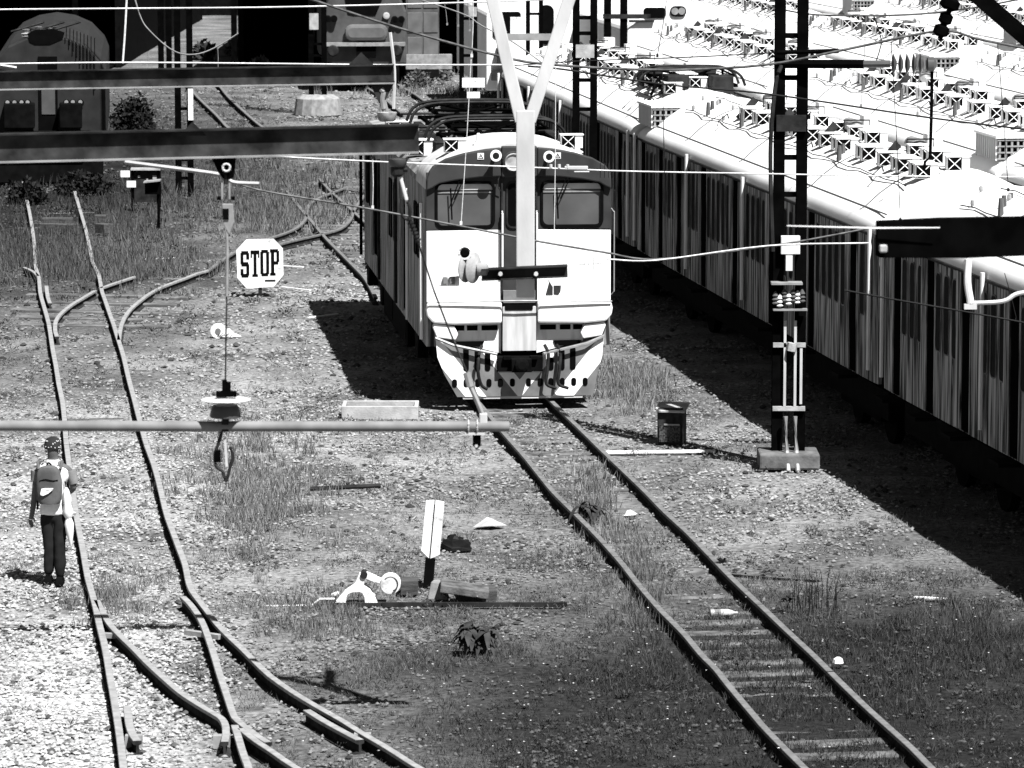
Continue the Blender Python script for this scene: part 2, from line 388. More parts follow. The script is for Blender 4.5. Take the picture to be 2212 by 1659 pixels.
for (u0, v0, u1, v1) in ((402, 1365, 476, 1376), (225, 1372, 262, 1374)):
    a, b = G(u0, v0, .07), G(u1, v1, .07); MB().bar(a, b, .07, .05).build('stretcher_bar', rail_steel, trL)
for (u, v) in ((478, 1608), (288, 1608), (783, 1604)):
    q = G(u, v, .03); MB().box(q + Vector((0, .05, .02)), (.16, .1, .12)).build('rail_chair', rail_steel, trL)
# far crossing track
trX = thing('railway_track', 'overgrown track crossing the weeds left of the train beyond the stop sign', 'railway track'); trX['kind'] = 'structure'
pX1 = rail('rail', [(812, 642), (790, 602), (765, 575), (735, 545), (705, 515), (673, 477), (648, 448), (620, 412)], trX)
pX2 = rail('rail', [(900, 575), (860, 535), (820, 505), (783, 474), (748, 442), (714, 412), (690, 385)], trX)
rail('crossing_rail', [(450, 583), (500, 548), (545, 525), (600, 508), (640, 492), (660, 472), (664, 450), (676, 434), (705, 420), (745, 405)], trX)
rail('crossing_rail', [(560, 540), (620, 522), (685, 507), (735, 493), (758, 472), (765, 452), (790, 418), (815, 395)], trX)
sleepers(trX, pX1, pX2, 82, 108, .7, .3, .2)
trY = thing('railway_track', 'distant track slanting through pale gravel between the two hanging steel beams', 'railway track'); trY['kind'] = 'structure'
pY1 = rail('rail', [(640, 330), (590, 290), (552, 262), (500, 215), (480, 192), (440, 140)], trY, scale=1.3)
pY2 = rail('rail', [(560, 320), (500, 282), (468, 248), (428, 210), (408, 185), (385, 150)], trY, scale=1.3)
rail('rail', [(960, 250), (900, 205), (866, 186), (820, 150)], trY, scale=1.3)
rail('rail', [(870, 245), (825, 208), (785, 183), (750, 150)], trY, scale=1.3)

# ------------------------------------------------------------------ coaches
HW = 1.40
def profile(zroof=3.93, zside=3.12, zb=0.92, hw=HW):
    pts = [(-hw, zb), (-hw, zside), (-hw + .012, zside + .08), (-hw + .05, zside + .155), (-hw + .11, zside + .215), (-hw + .19, zside + .26)]
    rx, z0 = hw - .19, zside + .26
    for k in range(1, 12):
        t = -1 + 2 * k / 12; pts.append((rx * t, z0 + (zroof - z0) * (1 - abs(t) ** 2.2)))
    pts += [(-x, z) for x, z in reversed(pts[:6])]
    return pts
def roof_z(x, zroof=3.93, zside=3.12):
    rx = HW - .19; t = min(1, abs(x) / rx); return zside + .26 + (zroof - zside - .26) * (1 - t ** 2.2)
def vent(parent, x, y, z, rz=0.0, dark=False, s=1.0, proto={}):
    """roof ventilator: casing > dark mesh opening, cross brace"""
    if 'v' not in proto:
        mb = MB(); mb.box((0, .13, .16), (.62, .26, .32)); mb.box((0, .13, .335), (.68, .32, .03))
        a = mb.build('vent_casing', roof_white, parent); a.name = 'roof_vent'
        o1 = MB().box((-.105, -.012, .165), (.38, .02, .29)).build('vent_opening', hole_black, a)
        mb = MB(); mb.bar((-.28, -.026, .035), (.05, -.026, .295), .018, .016, (0, 1, 0)); mb.bar((.05, -.030, .035), (-.28, -.030, .295), .018, .016, (0, 1, 0))
        o2 = mb.build('cross_brace', white_paint, a)
        proto['v'] = (a.data, o1.data, o2.data)
    else:
        d = proto['v']; a = bpy.data.objects.new('roof_vent', d[0]); COL.objects.link(a); a.parent = parent
        for nm, dd in (('vent_opening', d[1]), ('cross_brace', d[2])):
            c = bpy.data.objects.new(nm, dd); COL.objects.link(c); c.parent = a
    a.location = (x, y, z); a.rotation_euler = (0, 0, rz); a.scale = (s * .52, s * .6, s * .60)
    return a
def louvre_box(parent, x, y, z):
    o = MB().box((x, y, z + .37), (.74, 1.5, .04)).build('louvre_box', roof_white, parent)
    mb = MB()
    for k in range(10): mb.box((x - .345, y - .66 + k * .145, z + .17), (.03, .05, .36))
    mb.build('slat', roof_white, o)
    mb = MB()
    for k in range(7): mb.box((x - .30 + k * .10, y - .71, z + .17), (.035, .03, .36))
    for k in range(4): mb.box((x, y - .725, z + .02 + k * .1), (.68, .02, .025))
    mb.build('grille_bar', concrete, o)
    MB().box((x, y, z + .17), (.62, 1.34, .34)).build('core', hole_black, o)
def make_coach(L=19.5, windows=True, vents=True, seed=1):
    rnd = random.Random(seed)
    root = thing('railway_coach', 'x', 'railway coach')
    pr = profile(zb=1.08); npr = len(pr)
    # body shell: side part and roof part from one section
    mb = MB(); ys_ = [0, .08, .3, .8, 1.6, L - 1.6, L - .8, L - .3, L - .08, L]; ins = [.42, .30, .16, .05, 0, 0, .05, .16, .30, .42]
    side = pr[:2]; 
    def sect(poly, i):
        k = ins[i]; return [(x * (1 - k * .05), ys_[i], z - (k * .9 * max(0, z - 3.1))) for x, z in poly]
    vs = []
    low = [pr[0], pr[1], pr[-2], pr[-1]]
    for i in range(len(ys_)): vs += sect(low, i)
    fs = [(i * 4 + k, i * 4 + (k + 1) % 4, (i + 1) * 4 + (k + 1) % 4, (i + 1) * 4 + k) for i in range(len(ys_) - 1) for k in (0, 2, 3)]
    fs += [(0, 1, 2, 3), tuple((len(ys_) - 1) * 4 + k for k in (3, 2, 1, 0))]
    MB().add(vs, fs).build('body', side_grey, root)
    rp = pr[1:-1]; m_ = len(rp); vs = []
    for i in range(len(ys_)): vs += sect(rp, i)
    fs = [(i * m_ + k, i * m_ + k + 1, (i + 1) * m_ + k + 1, (i + 1) * m_ + k) for i in range(len(ys_) - 1) for k in range(m_ - 1)]
    fs += [tuple(range(m_)), tuple((len(ys_) - 1) * m_ + k for k in range(m_ - 1, -1, -1))]
    rf = MB().add(vs, fs).build('roof', roof_white, root, smooth=True)
    # gutter strip and roof seams
    mb = MB(); mb.box((-HW - .012, L / 2, 3.10), (.03, L - .3, .035)); mb.build('gutter', steel_dark, root)
    mb = MB()
    rng = [(x, z) for x, z in pr[4:-4]]
    for y in (1.6, 5.2, 10.4, 15.2):
        mb.tube([(x, y, z + .003) for x, z in rng], .012, 4, False)
    mb.tube([(pr[5][0], y, pr[5][1] + .004) for y in (.3, L - .3)], .012, 4, False)
    mb.build('roof_seam', mat('seam', .10, .06, 8), rf)
    # underframe
    MB().box((0, L / 2, .72), (2.3, L - .6, .4)).build('underframe', soot, root)
    for y in (2.9, L - 2.9):
        b = MB().box((0, y, .5), (1.9, 2.6, .35)).build('bogie', soot, root)
        for dy in (-1.05, 1.05):
            MB().lathe([(.43, -.75), (.43, -.62), (.3, -.6), (.08, -.6), (.08, .6), (.3, .6), (.43, .62), (.43, .75)], (0, y + dy, .44 + ZR - .15), (1, 0, 0), 14).build('wheelset', soot, b)
    if windows:
        # pillars/doors and windows on the side that faces the yard; pattern measured from the front end
        def win(y0, w_, z0=1.75, z1=2.88, r=.09):
            f_ = MB(); ring_prism(f_, rrect(y0 - .012, y0 + w_ + .012, z0 - .015, z1 + .015, r), rrect(y0, y0 + w_, z0, z1, r * .8), -HW - .01, -HW + .02, 'yz')
            wo_ = f_.build('window', mat('win_frame', .2, .1, 5), root)
            MB().prism(rrect(y0 + .002, y0 + w_ - .002, z0 + .002, z1 - .002, r * .75), -HW - .006, -HW + .004, 'yz').build('pane', glass_dark, wo_)
        def door(y0, w_):
            d = MB().box((-HW - .004, y0 + w_ / 2, 2.1), (.02, w_, 2.0)).build('door', hole_black, root)
            MB().box((-HW - .016, y0 + w_ + .14, 2.1), (.03, .28, 1.98)).build('door_leaf', side_grey2, d)
            MB().box((-HW - .12, y0 + w_ / 2, 1.04), (.28, .5, .05)).build('step', soot, d)
        for y0 in (1.3, 4.1, 7.0, 9.9, 12.6, 14.9, 16.7, 18.5): door(y0, .30)
        for y0, n_w in ((.35, 2), (2.0, 5), (4.75, 5), (7.65, 5), (10.55, 5), (13.2, 3), (15.5, 3), (17.3, 3)):
            for k in range(n_w): win(y0 + k * .42, .25, 1.95, 2.95, .09)
        for yy in (.22, 4.6, 9.2, 14.1, L - .2):
            MB().tube([(-HW - .06, yy, 3.2), (-HW - .06, yy, 2.9), (-HW - .06, yy, 1.25)], .03, 6).build('drain_pipe', white_paint, root)
    if vents:
        y = .9; k = 0
        while y < L - 5.5:
            xl = -.50; vent(root, xl, y, roof_z(xl) - .03)
            if k % 3 != 2: vent(root, xl + .03, y + .42, roof_z(xl) - .03)
            if k % 4 != 3: vent(root, .02, y + .3, roof_z(.0) - .03)
            if k % 3 == 1: vent(root, .04, y + .75, roof_z(.0) - .03)
            y += 1.15 + (.5 if k % 4 == 3 else 0) + rnd.uniform(-.1, .1); k += 1
        # roof equipment: tanks, cabinets, boarding plank
        mb = MB()
        for x0 in (-.82, -.28):
            mb.tube([(x0 + .03 * math.sin(k * 1.7), .8 + k * .6, roof_z(x0) + .03 + .015 * (k % 2)) for k in range(int((L - 1.6) / .6))], .009, 4)
        mb.build('roof_cable', steel_dark, rf)
        for y in (4.1, 8.3, 11.6, 14.6):
            e = MB().box((.15, y, 3.94), (.7, .9, .04)).build('roof_gear', roof_white, root)
            MB().lathe([(.02, -.3), (.11, -.26), (.11, .26), (.02, .3)], (.1, y, 4.06), (0, 1, 0), 12).build('tank', steel_grey, e)
            MB().box((.38, y + .1, 4.08), (.22, .3, .26)).build('cabinet', white_paint, e)
            mb = MB(); mb.tube([(-.1, y - .3, 3.9), (-.1, y - .3, 4.16), (.3, y - .3, 4.16), (.3, y - .3, 3.9)], .015, 5); mb.build('pipe', steel_dark, e)
            MB().bar((-.62, y - .75, 3.80), (-.30, y - .6, 4.12), .12, .03, (0, 1, 0)).build('ladder_board', steel_dark, e)
            for dx, dy in ((-.75, 1.3), (-.6, 1.7), (-.4, 2.1)): MB().tube([(dx, y + dy, 3.7), (dx, y + dy, 3.96)], [.045, .03], 6).build('insulator', porcelain, e)
        for k in range(6): MB().lathe([(.02, 0), (.03, .05), (.028, .09), (.01, .11)], (-.75 + (k % 2) * .3, L - 5.0 + k * .7, roof_z(-.75 + (k % 2) * .3) - .02), (0, 0, 1), 8).build('roof_insulator', concrete, root)
        for yy in (2.6, 7.4, 14.2):
            MB().tube([(-.95, yy - .2, 3.68), (-.93, yy - .2, 3.76), (-.72, yy + .1, 3.86), (-.70, yy + .1, 3.78)], .012, 4).build('grab_rail', steel_dark, root)
    return root
def place(c, corner, rz):
    """put coach so that its front left corner stands at corner (x,y)"""
    ln = Vector((-math.cos(rz), -math.sin(rz), 0)); c.location = Vector((corner[0], corner[1], 0)) - ln * HW; c.rotation_euler = (0, 0, rz); return c
def along(c, rz, d): return (c[0] - math.sin(rz) * d, c[1] + math.cos(rz) * d)
GRP = 'parked suburban coaches in rows on the right'
A0 = tuple(at(1896, 477, 57.4).xy); hA = math.radians(8.05)
proto = make_coach(19.5, True, True, 3)
place(proto, A0, hA); tag(proto, 'streaked grey coach with white roof standing behind the black ladder-like mast, middle of its row', None, GRP)
cB = copy_tree(proto); hB = math.radians(8.6); tag(cB, 'nearest streaked grey coach of the first row, cut by the right edge of the photo', None, GRP)
place(cB, along(A0, hB, -19.85), hB)
cC = copy_tree(proto); hC = math.radians(7.3); tag(cC, 'farthest grey coach of the first row, seen behind the pale Y-shaped hanger', None, GRP)
place(cC, along(A0, hA, 19.85), hC)
louvre_box(proto, -.95, 19.1, 3.36)
# second row: simple side (only its upper edge shows)
row2 = make_coach(19.5, False, True, 11); h2 = math.radians(7.45)
R2 = (7.72, 67.7)
place(row2, R2, h2); tag(row2, 'white-roofed coach in the middle of the second row with ventilators and roof gear', None, GRP)
def rowcoach(src, corner, h, label):
    c = copy_tree(src); place(c, corner, h); return tag(c, label, None, GRP)
rowcoach(row2, along(R2, h2, -19.85), h2, 'nearest white-roofed coach of the second row, mostly outside the right edge')
rowcoach(row2, along(R2, h2, 19.85), math.radians(7.2), 'far coach of the second row, its rounded roof end below the cab with twin lamps')
louvre_box(row2, -.95, .9, 3.36)
R3 = (9.1, 93.2)
row3 = make_coach(19.5, False, True, 23)
place(row3, R3, h2); tag(row3, 'white-roofed coach of the third row beyond the ladder mast', None, GRP)
rowcoach(row3, along(R3, h2, -19.85), h2, 'white-roofed coach of the third row at the right edge above the second row')
rowcoach(row3, along(R3, h2, 19.85), math.radians(7.0), 'farthest white-roofed coach of the third row at the top of the photo')
louvre_box(row3, -.95, .7, 3.36)
R4 = (12.6, 106.5)
rowcoach(row3, R4, h2, 'white-roofed coach of the fourth row near the top right corner'); rowcoach(row3, along(R4, h2, 19.85), h2, 'far white-roofed coach of the fourth row at the top edge')
rowcoach(row2, along(R4, h2, -19.85), h2, 'near white-roofed coach of the fourth row cut by the right edge')
R5 = (16.6, 112)
rowcoach(row2, R5, h2, 'white-roofed coach of the fifth row in the top right corner'); rowcoach(row2, along(R5, h2, 19.85), h2, 'far white-roofed coach of the fifth row at the top edge')
R6 = (19.9, 126)
rowcoach(row3, R6, h2, 'white-roofed coach of the sixth row, last at the top right')

# ------------------------------------------------------------------ pantographs
def pantograph(parent, y, zb, wd=1.9):
    r = MB()
    z1 = zb + .45
    for yy in (y - .75, y + .75): r.bar((-wd / 2 + .2, yy, zb + .18), (wd / 2 - .2, yy, zb + .18), .06, .06)
    for x in (-wd / 2 + .25, wd / 2 - .25): r.bar((x, y - .75, zb + .19), (x, y + .75, zb + .19), .05, .05)
    o = r.build('pantograph', steel_black, parent)
    for x in (-.6, .6):
        for yy in (y - .75, y + .75):
            MB().lathe([(.05, 0), (.09, .03), (.05, .05), (.09, .08), (.05, .10), (.09, .13), (.05, .17)], (x, yy, zb), (0, 0, 1), 8).build('insulator', porcelain, o)
    a = MB()
    for s in (-1, 1):
        a.tube([(s * .55, y - .7, zb + .25), (s * .75, y + .6, zb + .36)], .025, 5); a.tube([(s * .75, y + .6, zb + .36), (s * .6, y - .35, z1)], .02, 5)
        a.tube([(s * .55, y + .7, zb + .25), (s * .75, y - .6, zb + .36)], .025, 5); a.tube([(s * .75, y - .6, zb + .36), (s * .6, y + .35, z1)], .02, 5)
    a.tube([(-.7, y - .7, zb + .3), (.7, y - .7, zb + .3)], .03, 5); a.tube([(-.7, y + .7, zb + .3), (.7, y + .7, zb + .3)], .03, 5)
    a.tube([(-.5, y - .5, zb + .22), (.5, y + .5, zb + .4)], .02, 5); a.tube([(.5, y - .5, zb + .22), (-.5, y + .5, zb + .4)], .02, 5)
    for x in (-.3, 0, .3): a.lathe([(.02, -.2), (.06, -.18), (.06, .18), (.02, .2)], (x, y - .3, zb + .27), (0, 1, 0), 8)
    a.build('pantograph_arm', steel_black, o)
    for yy in (y - .33, y + .33):
        b = MB(); pts = [(-wd / 2 - .02, yy, z1 - .30), (-wd / 2 + .06, yy, z1 - .12), (-wd / 2 + .25, yy, z1 + .0), (-.45, yy, z1 + .04), (.45, yy, z1 + .04), (wd / 2 - .25, yy, z1), (wd / 2 - .06, yy, z1 - .12), (wd / 2 + .02, yy, z1 - .30)]
        b.tube(catmull(pts, 3), .028, 6); b.build('contact_bow', steel_dark, o)
    return o

# ------------------------------------------------------------------ the train in the middle
hT = math.radians(6.0); T0 = G(1120, 882)
train = thing('electric_train_car', 'electric train car with white front, dark window band and striped plough', 'train', (T0.x, T0.y, 0), hT)
SC = 145.0
def fx(u): return (u - 1120) / SC
def fz(v): return (882 - v) / SC
LT = 13.2
def cab_profile():
    pts = [(-1.385, .95), (-1.385, 3.30), (-1.37, 3.42), (-1.33, 3.53), (-1.27, 3.61), (-1.18, 3.68)]
    for k in range(1, 12):
        t = -1 + 2 * k / 12; pts.append((1.18 * t, 3.68 + .34 * (1 - abs(t) ** 2.4)))
    return pts + [(-x, z) for x, z in reversed(pts[:6])]
prT = cab_profile()
# body side shell, rear roof low (pantograph well), cab roof high
mb = MB(); low = [prT[0], prT[1], prT[-2], prT[-1]]
vs = []
for y in (.02, LT): vs += [(x, y, z) for x, z in low]
mb.add(vs, [(0, 1, 5, 4), (1, 2, 6, 5), (2, 3, 7, 6), (3, 0, 4, 7), (0, 1, 2, 3), (4, 7, 6, 5)]); mb.build('body', side_grey2, train)
rp = prT[1:-1]; m_ = len(rp)
secs = [(.02, 0.0), (.10, 0.0), (.5, 0), (1.9, 0)]
vs = []
for y, k in [(-.02, .10), (.05, .04), (.18, 0), (1.9, 0)]:
    vs += [(x * (1 - k * .25), y, z - k * .5 * max(0, z - 3.3)) for x, z in rp]
fs = [(i * m_ + k, i * m_ + k + 1, (i + 1) * m_ + k + 1, (i + 1) * m_ + k) for i in range(3) for k in range(m_ - 1)] + [tuple(range(m_)), tuple(3 * m_ + k for k in range(m_ - 1, -1, -1))]
croof = MB().add(vs, fs).build('cab_roof', mat('cab_roof_paint', .62, .45, 3, .6), train, smooth=True)
lr = [(-1.385, 3.295), (-1.37, 3.38), (-1.3, 3.46), (-.6, 3.52), (0, 3.54), (.6, 3.52), (1.3, 3.46), (1.37, 3.38), (1.385, 3.295)]
MB().prism(lr, 1.91, LT, 'xz').build('well_roof', mat('well_roof', .3, .1, 3), train)
MB().box((0, LT / 2 + .4, .75), (2.3, LT - 1.6, .35)).build('underframe', soot, train)
for y in (2.6, LT - 2.6):
    b = MB().box((0, y, .5), (1.95, 2.5, .35)).build('bogie', soot, train)
    for dy in (-1.0, 1.0):
        MB().lathe([(.43, -.75), (.43, -.62), (.3, -.6), (.08, -.6), (.08, .6), (.3, .6), (.43, .62), (.43, .75)], (0, y + dy, .44 + ZR - .15), (1, 0, 0), 14).build('wheelset', soot, b)
# left side: doors, windows, gear
for (y0, w_, z0, z1) in ((3.2, .75, 1.1, 2.75), (9.6, .8, 1.35, 2.95)):
    d = MB().box((-1.392, y0 + w_ / 2, (z0 + z1) / 2), (.03, w_, z1 - z0)).build('side_door', hole_black, train)
    MB().box((-1.42, y0 + w_ + .3, (z0 + z1) / 2), (.03, .5, z1 - z0 + .1)).build('door_leaf', side_grey, d)
for (y0, w_, z0, z1) in ((1.1, .35, 2.2, 2.95), (1.65, .35, 2.2, 2.95), (5.6, .5, 2.0, 2.9), (6.6, .5, 2.0, 2.9), (11.3, .4, 2.1, 3.0), (12.1, .4, 2.1, 3.0)):
    f_ = MB(); ring_prism(f_, rrect(y0 - .03, y0 + w_ + .03, z0 - .03, z1 + .03, .06), rrect(y0, y0 + w_, z0, z1, .05), -1.41, -1.37, 'yz'); wi = f_.build('side_window', rubber, train)
    MB().prism(rrect(y0, y0 + w_, z0, z1, .05), -1.395, -1.38, 'yz').build('pane', glass_dark, wi)
for yy, m_2 in ((.12, white_paint), (2.75, white_paint), (5.1, steel_dark), (8.8, steel_dark), (13.15, steel_black)):
    MB().tube([(-1.45, yy, 3.1), (-1.45, yy, 1.05)], .028, 6).build('drain_pipe', m_2, train)
for yy in (2.0, 4.4, 7.2, 9.4, 12.6):
    MB().prism([(yy - .3, 1.0), (yy + .5, 1.0), (yy + .35, .55), (yy - .1, .55)], -1.36, -1.2, 'yz').build('step', soot, train)
MB().box((-1.25, 6.5, .72), (.2, 5.0, .5)).build('equipment_case', soot, train)
# front: white panels
mb = MB(); mb.prism([(-1.385, 1.62), (-.27, 1.62), (-.27, 2.70), (-1.385, 2.69)], -.05, .03, 'xz'); mb.build('front_panel', front_white, train, bevel=.012)
mb = MB(); mb.prism([(.27, 1.62), (1.385, 1.62), (1.385, 2.68), (.27, 2.70)], -.05, .03, 'xz'); mb.build('front_panel', front_white, train, bevel=.012)
# window band
def band(x0, x1, wx0, wx1):
    o_ = MB(); ring_prism(o_, rrect(x0, x1, 2.703, 3.56, .004), rrect(wx0, wx1, 2.76, 3.40, .09), -.045, .03, 'xz')
    bo = o_.build('window_band', cab_grey, train)
    f_ = MB(); ring_prism(f_, rrect(wx0 - .03, wx1 + .03, 2.73, 3.43, .11), rrect(wx0 + .012, wx1 - .012, 2.772, 3.388, .08), -.066, -.046, 'xz'); f_.build('window_seal', rubber, bo, bevel=.006)
    MB().prism(rrect(wx0, wx1, 2.765, 3.395, .08), -.012, .028, 'xz').build('windscreen', cab_glass, bo)
    MB().box(((wx0 + wx1) / 2, -.02, 3.26), ((wx1 - wx0) * .97, .012, .018)).build('glazing_bar', steel_grey, bo)
    xm = wx0 + (wx1 - wx0) * .24
    wp = MB(); wp.tube([(xm + .16, -.10, 3.52), (xm + .02, -.09, 3.16)], .008, 4); wp.tube([(xm + .22, -.10, 3.52), (xm + .05, -.09, 3.16)], .008, 4); wp.tube([(xm, -.085, 3.33), (xm + .02, -.085, 2.86)], .012, 4); wp.build('wiper', rubber, bo)
band(-1.385, -.27, fx(942), fx(1064)); band(.27, 1.385, fx(1171), fx(1300))
# brow over the windows
def brow_poly(sgn):
    up = [(1.385, 3.30), (1.38, 3.46), (1.345, 3.58), (1.29, 3.66), (1.10, 3.77), (.83, 3.85), (.5, 3.91), (.27, 3.93)]
    dn = [(.27, 3.50), (.6, 3.49), (.95, 3.45), (1.2, 3.40), (1.3, 3.34)]
    return [(sgn * x, z) for x, z in up + dn]
for s in (-1, 1): MB().prism(brow_poly(s), -.12, .0, 'xz').build('brow', cab_grey, train, bevel=.02)
MB().box((0, -.07, 3.72), (.53, .14, .46)).build('headlamp_housing', cab_grey, train, bevel=.02)
hl = MB().lathe([(.02, .0), (.10, .005), (.125, -.02), (.14, .02), (.14, .05)], (fx(1106), -.19, fz(343)), (0, 1, 0), 20).build('headlamp', mat('lamp_lens', .45, .2, 6, .2), train, smooth=True)
MB().lathe([(.15, 0), (.165, .02), (.165, .06), (.15, .08)], (fx(1106), -.182, fz(343)), (0, 1, 0), 20).build('lamp_rim', cab_grey, hl)
for u, v in ((1066, 327), (1181, 330)):
    h = MB().lathe([(.085, 0), (.088, .012), (.05, .07), (.03, .12), (.03, .3)], (fx(u), -.34, fz(v)), (0, 1, 0), 18).build('horn', white_paint, train, smooth=True)
    MB().lathe([(.05, 0), (.052, .004)], (fx(u), -.342, fz(v)), (0, 1, 0), 16).build('horn_throat', mat('throat', .02, .01, 4), h)
for u, v in ((1036, 330), (1203, 330)):
    x, z = fx(u), fz(v); s = MB().box((x, -.126, z), (.095, .008, .095)).build('warning_sign', white_paint, train)
    t = MB(); ring_prism(t, [(x - .04, z - .034), (x + .04, z - .034), (x, z + .038)], [(x - .026, z - .026), (x + .026, z - .026), (x, z + .02)], -.134, -.1305, 'xz')
    t.prism([(x + .004, z + .012), (x - .008, z - .006), (x, z - .006), (x - .004, z - .022), (x + .009, z - .002), (x + .002, z - .002)], -.134, -.1305, 'xz'); t.build('pictogram', rubber, s)
# centre door
dr = MB().box((0, .0, 2.55), (.50, .06, 1.98)).build('front_door', cab_grey, train)
ring = MB(); ring_prism(ring, rrect(-.19, .19, 2.72, 3.42, .09), rrect(-.165, .165, 2.745, 3.395, .075), -.055, -.031, 'xz'); ring.build('door_window_seal', steel_dark, dr)
MB().prism(rrect(-.165, .165, 2.745, 3.395, .075), -.04, -.031, 'xz').build('door_pane', glass_dark, dr)
for x in (-.255, .262):
    MB().box((x, -.03, 2.55), (.024, .1, 1.98)).build('door_jamb', steel_dark, train)
    MB().tube([(x, -.10, 2.98), (x, -.13, 2.95), (x, -.13, 2.08), (x, -.10, 2.05)], .016, 6).build('handrail', white_paint, train)
for x in (1.40,):
    MB().tube([(x, .03, 3.0), (x * 1.03, .0, 2.95), (x * 1.03, .0, 1.75), (x, .03, 1.7)], .010, 6).build('handrail', steel_grey, train)
MB().tube([(fx(1078), -.1, 3.52), (fx(1074), -.12, 3.45), (fx(1074), -.12, 3.34), (fx(1080), -.1, 3.28)], .008, 5).build('hook_rail', steel_dark, train)
# emblem on the white panel
em = MB(); em.prism([(fx(1178), fz(634)), (fx(1186), fz(605)), (fx(1184), fz(600)), (fx(1194), fz(616)), (fx(1194), fz(634))], -.058, -.0505, 'xz'); em.prism([(fx(1196), fz(633)), (fx(1196), fz(613)), (fx(1212), fz(613)), (fx(1211), fz(626)), (fx(1206), fz(634))], -.058, -.0505, 'xz'); em.build('emblem', mat('emblem', .02, .035, 30, .7, stretch=(6, 1, .3)), train)
# lower fairing (bulged), wedges and grille
def fairing(s):
    out = [(.27, fz(646)), (1.38, fz(648)), (1.40, fz(662)), (1.385, fz(676)), (1.30, fz(690)), (1.0, fz(694)), (.27, fz(692))]
    MB().prism([(s * x, z) for x, z in out], -.20, .0, 'xz').build('fairing', front_white, train, bevel=.03)
    MB().prism([(s * .27, fz(693)), (s * .97, fz(695)), (s * .97, fz(735)), (s * .27, fz(760))], -.03, .05, 'xz').build('buffer_beam', front_white, train)
    for k, (a, b) in enumerate(((.32, .56), (.62, .78), (.82, .96))):
        MB().box((s * (a + b) / 2, -.034, fz(704)), (b - a, .012, .075)).build('grille_opening', hole_black, train)
    MB().prism([(s * .98, fz(697)), (s * 1.28, fz(691)), (s * 1.30, fz(700)), (s * 1.24, fz(722)), (s * .96, fz(728)), (s * .92, fz(716))], -.16, .0, 'xz').build('corner_wedge', front_white, train, bevel=.015)
    MB().prism([(s * .52, fz(733)), (s * .95, fz(733)), (s * .9, fz(746)), (s * .55, fz(744))], -.05, -.031, 'xz').build('recess', hole_black, train)
for s in (-1, 1): fairing(s)
MB().box((0, -.06, 1.22), (.5, .16, .66)).build('gangway_plate', mat('gangway', .55, .4, 4, .6, stretch=(3, 3, .4)), train)
MB().prism(rrect(-.22, .2, 1.50, 1.585, .02), -.15, -.141, 'xz').build('gangway_slot', rubber, train)
MB().box((0, -.08, 1.70), (.48, .1, .18)).build('door_sill', cab_mid, train)
MB().tube([(-1.38, -.23, fz(645)), (0, -.27, fz(642)), (1.38, -.23, fz(646))], .012, 5).build('fairing_rail', steel_grey, train)
# plough / skirt with chevrons
PL = [(-1.265, fz(722)), (-1.0, fz(738)), (-.34, fz(758)), (-.33, fz(800)), (.33, fz(800)), (.34, fz(758)), (1.0, fz(738)), (1.265, fz(722)), (1.22, fz(790)), (1.12, fz(852)), (-.93, fz(852)), (-1.12, fz(800)), (-1.22, fz(770))]
pl_l = [(-1.265, fz(720)), (-1.0, fz(736)), (-.345, fz(758)), (-.345, fz(852)), (-.94, fz(852)), (-1.13, fz(803)), (-1.235, fz(765))]
pl_r = [(-x, z) for x, z in pl_l]; pl_r[4] = (1.11, fz(852)); pl_r[5] = (1.18, fz(800)); pl_r[6] = (1.245, fz(765))
pl_m = [(-.345, fz(800)), (.345, fz(800)), (.345, fz(852)), (-.345, fz(852))]
plough = MB()
for q in (pl_l, pl_r, pl_m): plough.prism(q, -.17, -.12, 'xz')
po = plough.build('plough', cab_mid, train)
for s in (-1, 1):
    for (d0, d1) in ((.50, .82), (-.20, .03)):
        for q in (pl_l, pl_r, pl_m):
            # stripe between lines s*x = d + .8*(z - zb)
            zb = fz(852); q2 = clip(q, s, -.8, d1 - .8 * zb); 
            if len(q2) > 2: q2 = clip(q2, -s, .8, -(d0 - .8 * zb))
            if len(q2) > 2: q2 = clip(q2, -s, 0, .0)
            if len(q2) > 2: MB().prism(q2, -.174, -.1705, 'xz').build('stripe', front_white, po)
for u in (978, 1003, 1028, 1053, 1078, 1104, 1139, 1165, 1188, 1213, 1238, 1263):
    MB().prism(rrect(fx(u) - .038, fx(u) + .038, fz(831), fz(813), .036), -.178, -.1745, 'xz').build('drain_hole', hole_black, po)
for u, v0, v1 in ((1003, 742, 796), (1028, 747, 796), (1050, 752, 796), (1188, 768, 796), (1212, 750, 796), (1236, 746, 796)):
    MB().prism(rrect(fx(u) - .042, fx(u) + .042, fz(v1), fz(v0), .036), -.178, -.1705, 'xz').build('slot', hole_black, po)
MB().tube([(-1.27, -.2, fz(722)), (-1.0, -.24, fz(738)), (-.35, -.26, fz(758))], .022, 5).build('lip_rail', steel_grey, po); MB().tube([(1.27, -.2, fz(722)), (1.0, -.24, fz(738)), (.35, -.26, fz(758))], .022, 5).build('lip_rail', steel_grey, po)
MB().box((.05, -.1, .19), (1.8, .12, .04)).build('toe_board', steel_light, po)
